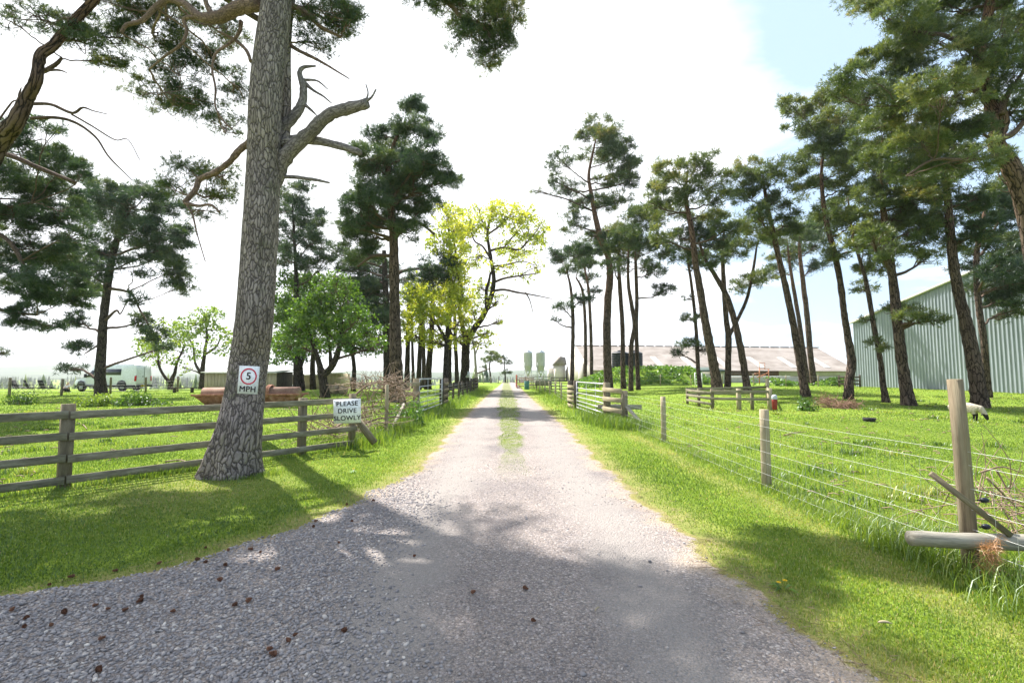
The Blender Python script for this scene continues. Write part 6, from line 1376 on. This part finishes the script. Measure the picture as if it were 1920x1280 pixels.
RP('near gnarled pine leaning out of the top right corner', [[(1995, 800, 66), (1975, 640, 56), (1950, 520, 50), (1932, 430, 46), (1914, 360, 42), (1892, 305, 40), (1868, 268, 36), (1876, 225, 38), (1858, 190, 33), (1838, 145, 30), (1838, 95, 27), (1850, 40, 24), (1862, -40, 20), (1850, -160, 15), (1830, -280, 8)]],
   [(1642, 12, 38, 18), (1700, 12, 58, 26), (1780, 22, 58, 32), (1850, 30, 56, 36, .8), (1690, 80, 58, 28), (1750, 82, 58, 32), (1822, 100, 48, 40, .8), (1652, 110, 48, 24), (1602, 142, 40, 22), (1702, 142, 58, 28), (1622, 182, 46, 26), (1692, 202, 56, 28), (1762, 162, 56, 32), (1652, 250, 54, 26), (1722, 260, 56, 30), (1882, 62, 46, 48, .8), (1902, 140, 38, 44, .7), (1902, 210, 36, 36, .6), (1802, 232, 54, 30), (1842, 290, 40, 26, .7), (1770, 310, 54, 28, .8), (1702, 325, 48, 22, .8), (1902, 330, 36, 30, .6), (1570, 165, 36, 18, .8), (1720, 45, 60, 28), (1800, 180, 50, 28), (1740, 220, 56, 26), (1850, 200, 30, 30, .5), (1870, 120, 30, 40, .6),
    (1700, -50, 90, 50), (1820, -70, 100, 60), (1900, -150, 110, 70), (1760, -170, 110, 70), (1840, -280, 110, 70), (1960, 60, 60, 70), (1980, -40, 80, 60), (1620, -30, 50, 28)],
   102, Y=17, base=on(19.4, 17), fmat=PINE_OLIVE, K=8, tpx=8.5, sides=20, spread=.5, droop=.22, flat=.48,
   limbs=[[(1868, 262, 18), (1900, 250, 15), (1930, 215, 12)], [(1878, 215, 16), (1888, 180, 14), (1915, 140, 10), (1935, 100, 6)], [(1838, 140, 16), (1870, 90, 13), (1905, 60, 9), (1930, 30, 6)], [(1858, 180, 14), (1800, 165, 11), (1740, 180, 8), (1690, 200, 5)], [(1838, 110, 14), (1780, 70, 11), (1720, 60, 8), (1660, 40, 5)], [(1880, 290, 14), (1820, 300, 10), (1750, 300, 7), (1700, 330, 5)]])

# ------------------------------------------------------------------ small things on the ground
rng = np.random.default_rng(77)
CONE = weathered('dry pine cone', (.10, .045, .028), (.24, .115, .07), 30, .9)
def cone_mesh(mb, c, ax, L, r):
    ax = nrm(ax); a = nrm(np.cross(ax, [.3, .2, 1])); b_ = np.cross(ax, a)
    mb.tube([c - ax * L * .5, c - ax * L * .2, c + ax * L * .2, c + ax * L * .5], [r * .5, r * .62, r * .5, r * .12], 7)
    for k in range(42):
        t = k / 42; th = k * 2.4; rr = r * (1.0 - .75 * t) * (.75 + .5 * min(1, t * 6))
        d = math.cos(th) * a + math.sin(th) * b_; p = c + ax * L * (t - .5)
        s_ = np.cross(ax, d) * r * .32
        V = [p - s_ * .6 + d * r * .3, p + s_ * .6 + d * r * .3, p + s_ + d * rr + ax * r * .25, p + d * rr * 1.12 + ax * r * .42, p - s_ + d * rr + ax * r * .25]
        mb.add(V, [(0, 1, 2, 4)], [(4, 2, 3)])
proto = None
cones = [(22, 1155), (92, 1100), (48, 1172), (120, 1160), (45, 1188), (95, 1184), (178, 1146), (202, 1152), (265, 1128), (262, 1135), (234, 1153), (190, 1208), (185, 1268), (324, 1155), (298, 1059), (385, 1030), (412, 1094), (422, 1067), (370, 1053), (428, 1035), (385, 1060), (470, 1036), (488, 1043), (520, 1075), (505, 1230), (512, 1240), (540, 1214), (553, 1204), (588, 992), (592, 980), (635, 1025), (645, 1195), (660, 983), (466, 1135), (440, 1143), (887, 1118), (985, 1112), (1000, 1174), (216, 1073), (134, 1084), (700, 942), (650, 948), (777, 1050)]
CL = 'brown open pine cone lying loose on the gravel driveway'
for i, (px, py) in enumerate(cones):
    p = G(px, py)
    onr = xl(p[1]) < p[0] < xr(p[1])
    if proto is None:
        proto = tag(None or (lambda m_: (cone_mesh(m_, np.zeros(3), [1, .2, .05], .052, .021), m_.build('pine_cone', CONE))[1])(MB()), CL, 'pine cone', 'pine cones scattered on the gravel'); c = proto
    else: c = proto.copy(); COL.objects.link(c)
    c.location = (p[0], p[1], (float(roadz(p[0], p[1])) if onr else p[2]) + .02)
    c.rotation_euler = (rng.normal() * .3, rng.normal() * .25, rng.random() * 6.28); s_ = rng.uniform(.5, .8); c.scale = (s_, s_, s_)
def flower(p, lab, heads):
    e = empty('dandelion', p, lab, 'flower'); st_, hd = MB(), MB()
    for dx, dy, h in heads:
        q = p + [dx, dy, 0]; st_.tube([q, q + [.005, 0, h]], .0022, 4)
        k = 26; th = np.arange(k) * 2.4; r = .019 * np.sqrt((np.arange(k) + 1) / k)
        for t, rr in zip(th, r):
            d = np.array([math.cos(t), math.sin(t), 0]); s_ = np.array([-d[1], d[0], 0]) * .004; c = q + [.005, 0, h]
            hd.add([c - s_, c + s_, c + d * rr + s_ + [0, 0, .006 - rr * .25], c + d * rr - s_ + [0, 0, .006 - rr * .25]], [(0, 1, 2, 3)])
    st_.build('stem', NETTLE, e); hd.build('flower_head', plain('dandelion yellow', (.75, .48, .01), .7), e)
    lv = MB()
    for k in range(9):
        t = rng.random() * 6.28; d = np.array([math.cos(t), math.sin(t), 0]); s_ = np.array([-d[1], d[0], 0]) * .014; L = rng.uniform(.07, .13)
        lv.add([p + d * .01, p + d * L * .5 + s_ + [0, 0, .035], p + d * L + [0, 0, .015], p + d * L * .5 - s_ + [0, 0, .035]], [(0, 1, 2, 3)])
    lv.build('leaves', NETTLE, e)
flower(G(1468, 1106), 'yellow dandelion with two heads on the right verge', [(-.035, 0, .06), (.025, .02, .065)])
flower(G(662, 886), 'single yellow dandelion on the grass below the drive sign', [(0, 0, .07)])
for px, py, L, a, lab, r in ((1660, 1173, .085, -.25, 'pale curled dry leaf on the sunlit right verge', .008), (1120, 1155, .07, .9, 'pale splinter of wood lying in the driveway gravel', .006)):
    p = G(px, py); p[2] = max(p[2], float(roadz(p[0], p[1])) if p[0] < xr(p[1]) else p[2]) + .02
    b = MB(); d = np.array([math.cos(a), math.sin(a), 0]) * L / 2; b.tube(curve([p - d, p + [0, 0, .008], p + d], 3), [.002, r, r, r, r, r * .6, .002], 6); tag(b.build('dry_leaf' if px > 1500 else 'wood_splinter', STAKE, base=p), lab, 'leaf' if px > 1500 else 'splinter')
def stick(lab, P, r):
    P = curve([G(*q) + [0, 0, .03 + (q[2] if len(q) > 2 else 0)] if len(q) == 2 else G(q[0], q[1]) + [0, 0, q[2]] for q in P], 4)
    b = MB(); b.tube(P, np.linspace(r, r * .5, len(P)), 6); tag(b.build('fallen_stick', DEADTWIG, base=P[0]), lab, 'stick')
stick('thin dark fallen stick on the right paddock beyond the mesh fence', [(1470, 818), (1490, 813), (1512, 811)], .018)
stick('short fallen stick on the left paddock behind the rail fence post', [(146, 795), (156, 798), (163, 806)], .02)
stick('pale fallen branch lying in the left paddock grass beyond the rail fence', [(310, 868), (335, 865), (350, 868)], .016)
stick('bent twig on the sunlit grass left of the second round stake', [(1300, 858), (1314, 846), (1325, 846)], .012)
# fallen twigs and litter in the paddocks
mb = MB(); rng = np.random.default_rng(88)
for k in range(520):
    y = 3.2 * (30 / 3.2) ** rng.random(); x = rng.uniform(3.95, y * 1.1 + .5) if rng.random() < .5 and y > 3.9 else -rng.uniform(7.5, max(7.6, y * 1.1 + 1))
    if xl(y) - .1 < x < xr(y) + .1 or mound(x, y) > .02: continue
    p = on(x, y, .03); d = nrm([rng.normal(), rng.normal(), 0]) * rng.uniform(.02, .09)
    mb.tube([p - d, p + [rng.normal() * .02, 0, .02], p + d], .003 + .0006 * y, 4)
for k in range(600):
    y = 2.2 * (9 / 2.2) ** rng.random(); x = xr(y) + rng.normal() * .14 if rng.random() < .6 else xl(y) + rng.normal() * .15
    if abs(x) > y * 1.12 + .5: continue
    z = float(roadz(x, y)) if xl(y) < x < xr(y) else float(gz(x, y)) + .012
    p = np.array([x, y, z + .004]); d = nrm([rng.normal(), rng.normal(), 0]) * rng.uniform(.012, .05); mb.tube([p - d, p + d], .0016, 3)
tag(mb.build('litter', DEADTWIG), kind='stuff')

# ------------------------------------------------------------------ the air
m, nt, n, l = newmat('haze')
pv = N(nt, 'ShaderNodeVolumePrincipled'); pv.inputs['Color'].default_value = (.93, .96, 1, 1); pv.inputs['Density'].default_value = .00018
pv.inputs['Anisotropy'].default_value = .2
l.new(pv.outputs[0], N(nt, 'ShaderNodeOutputMaterial').inputs['Volume'])
b = MB(); b.box((-7000, -120, -19), (7000, 6100, 105)); hz = b.build('haze', m); tag(hz, kind='stuff')
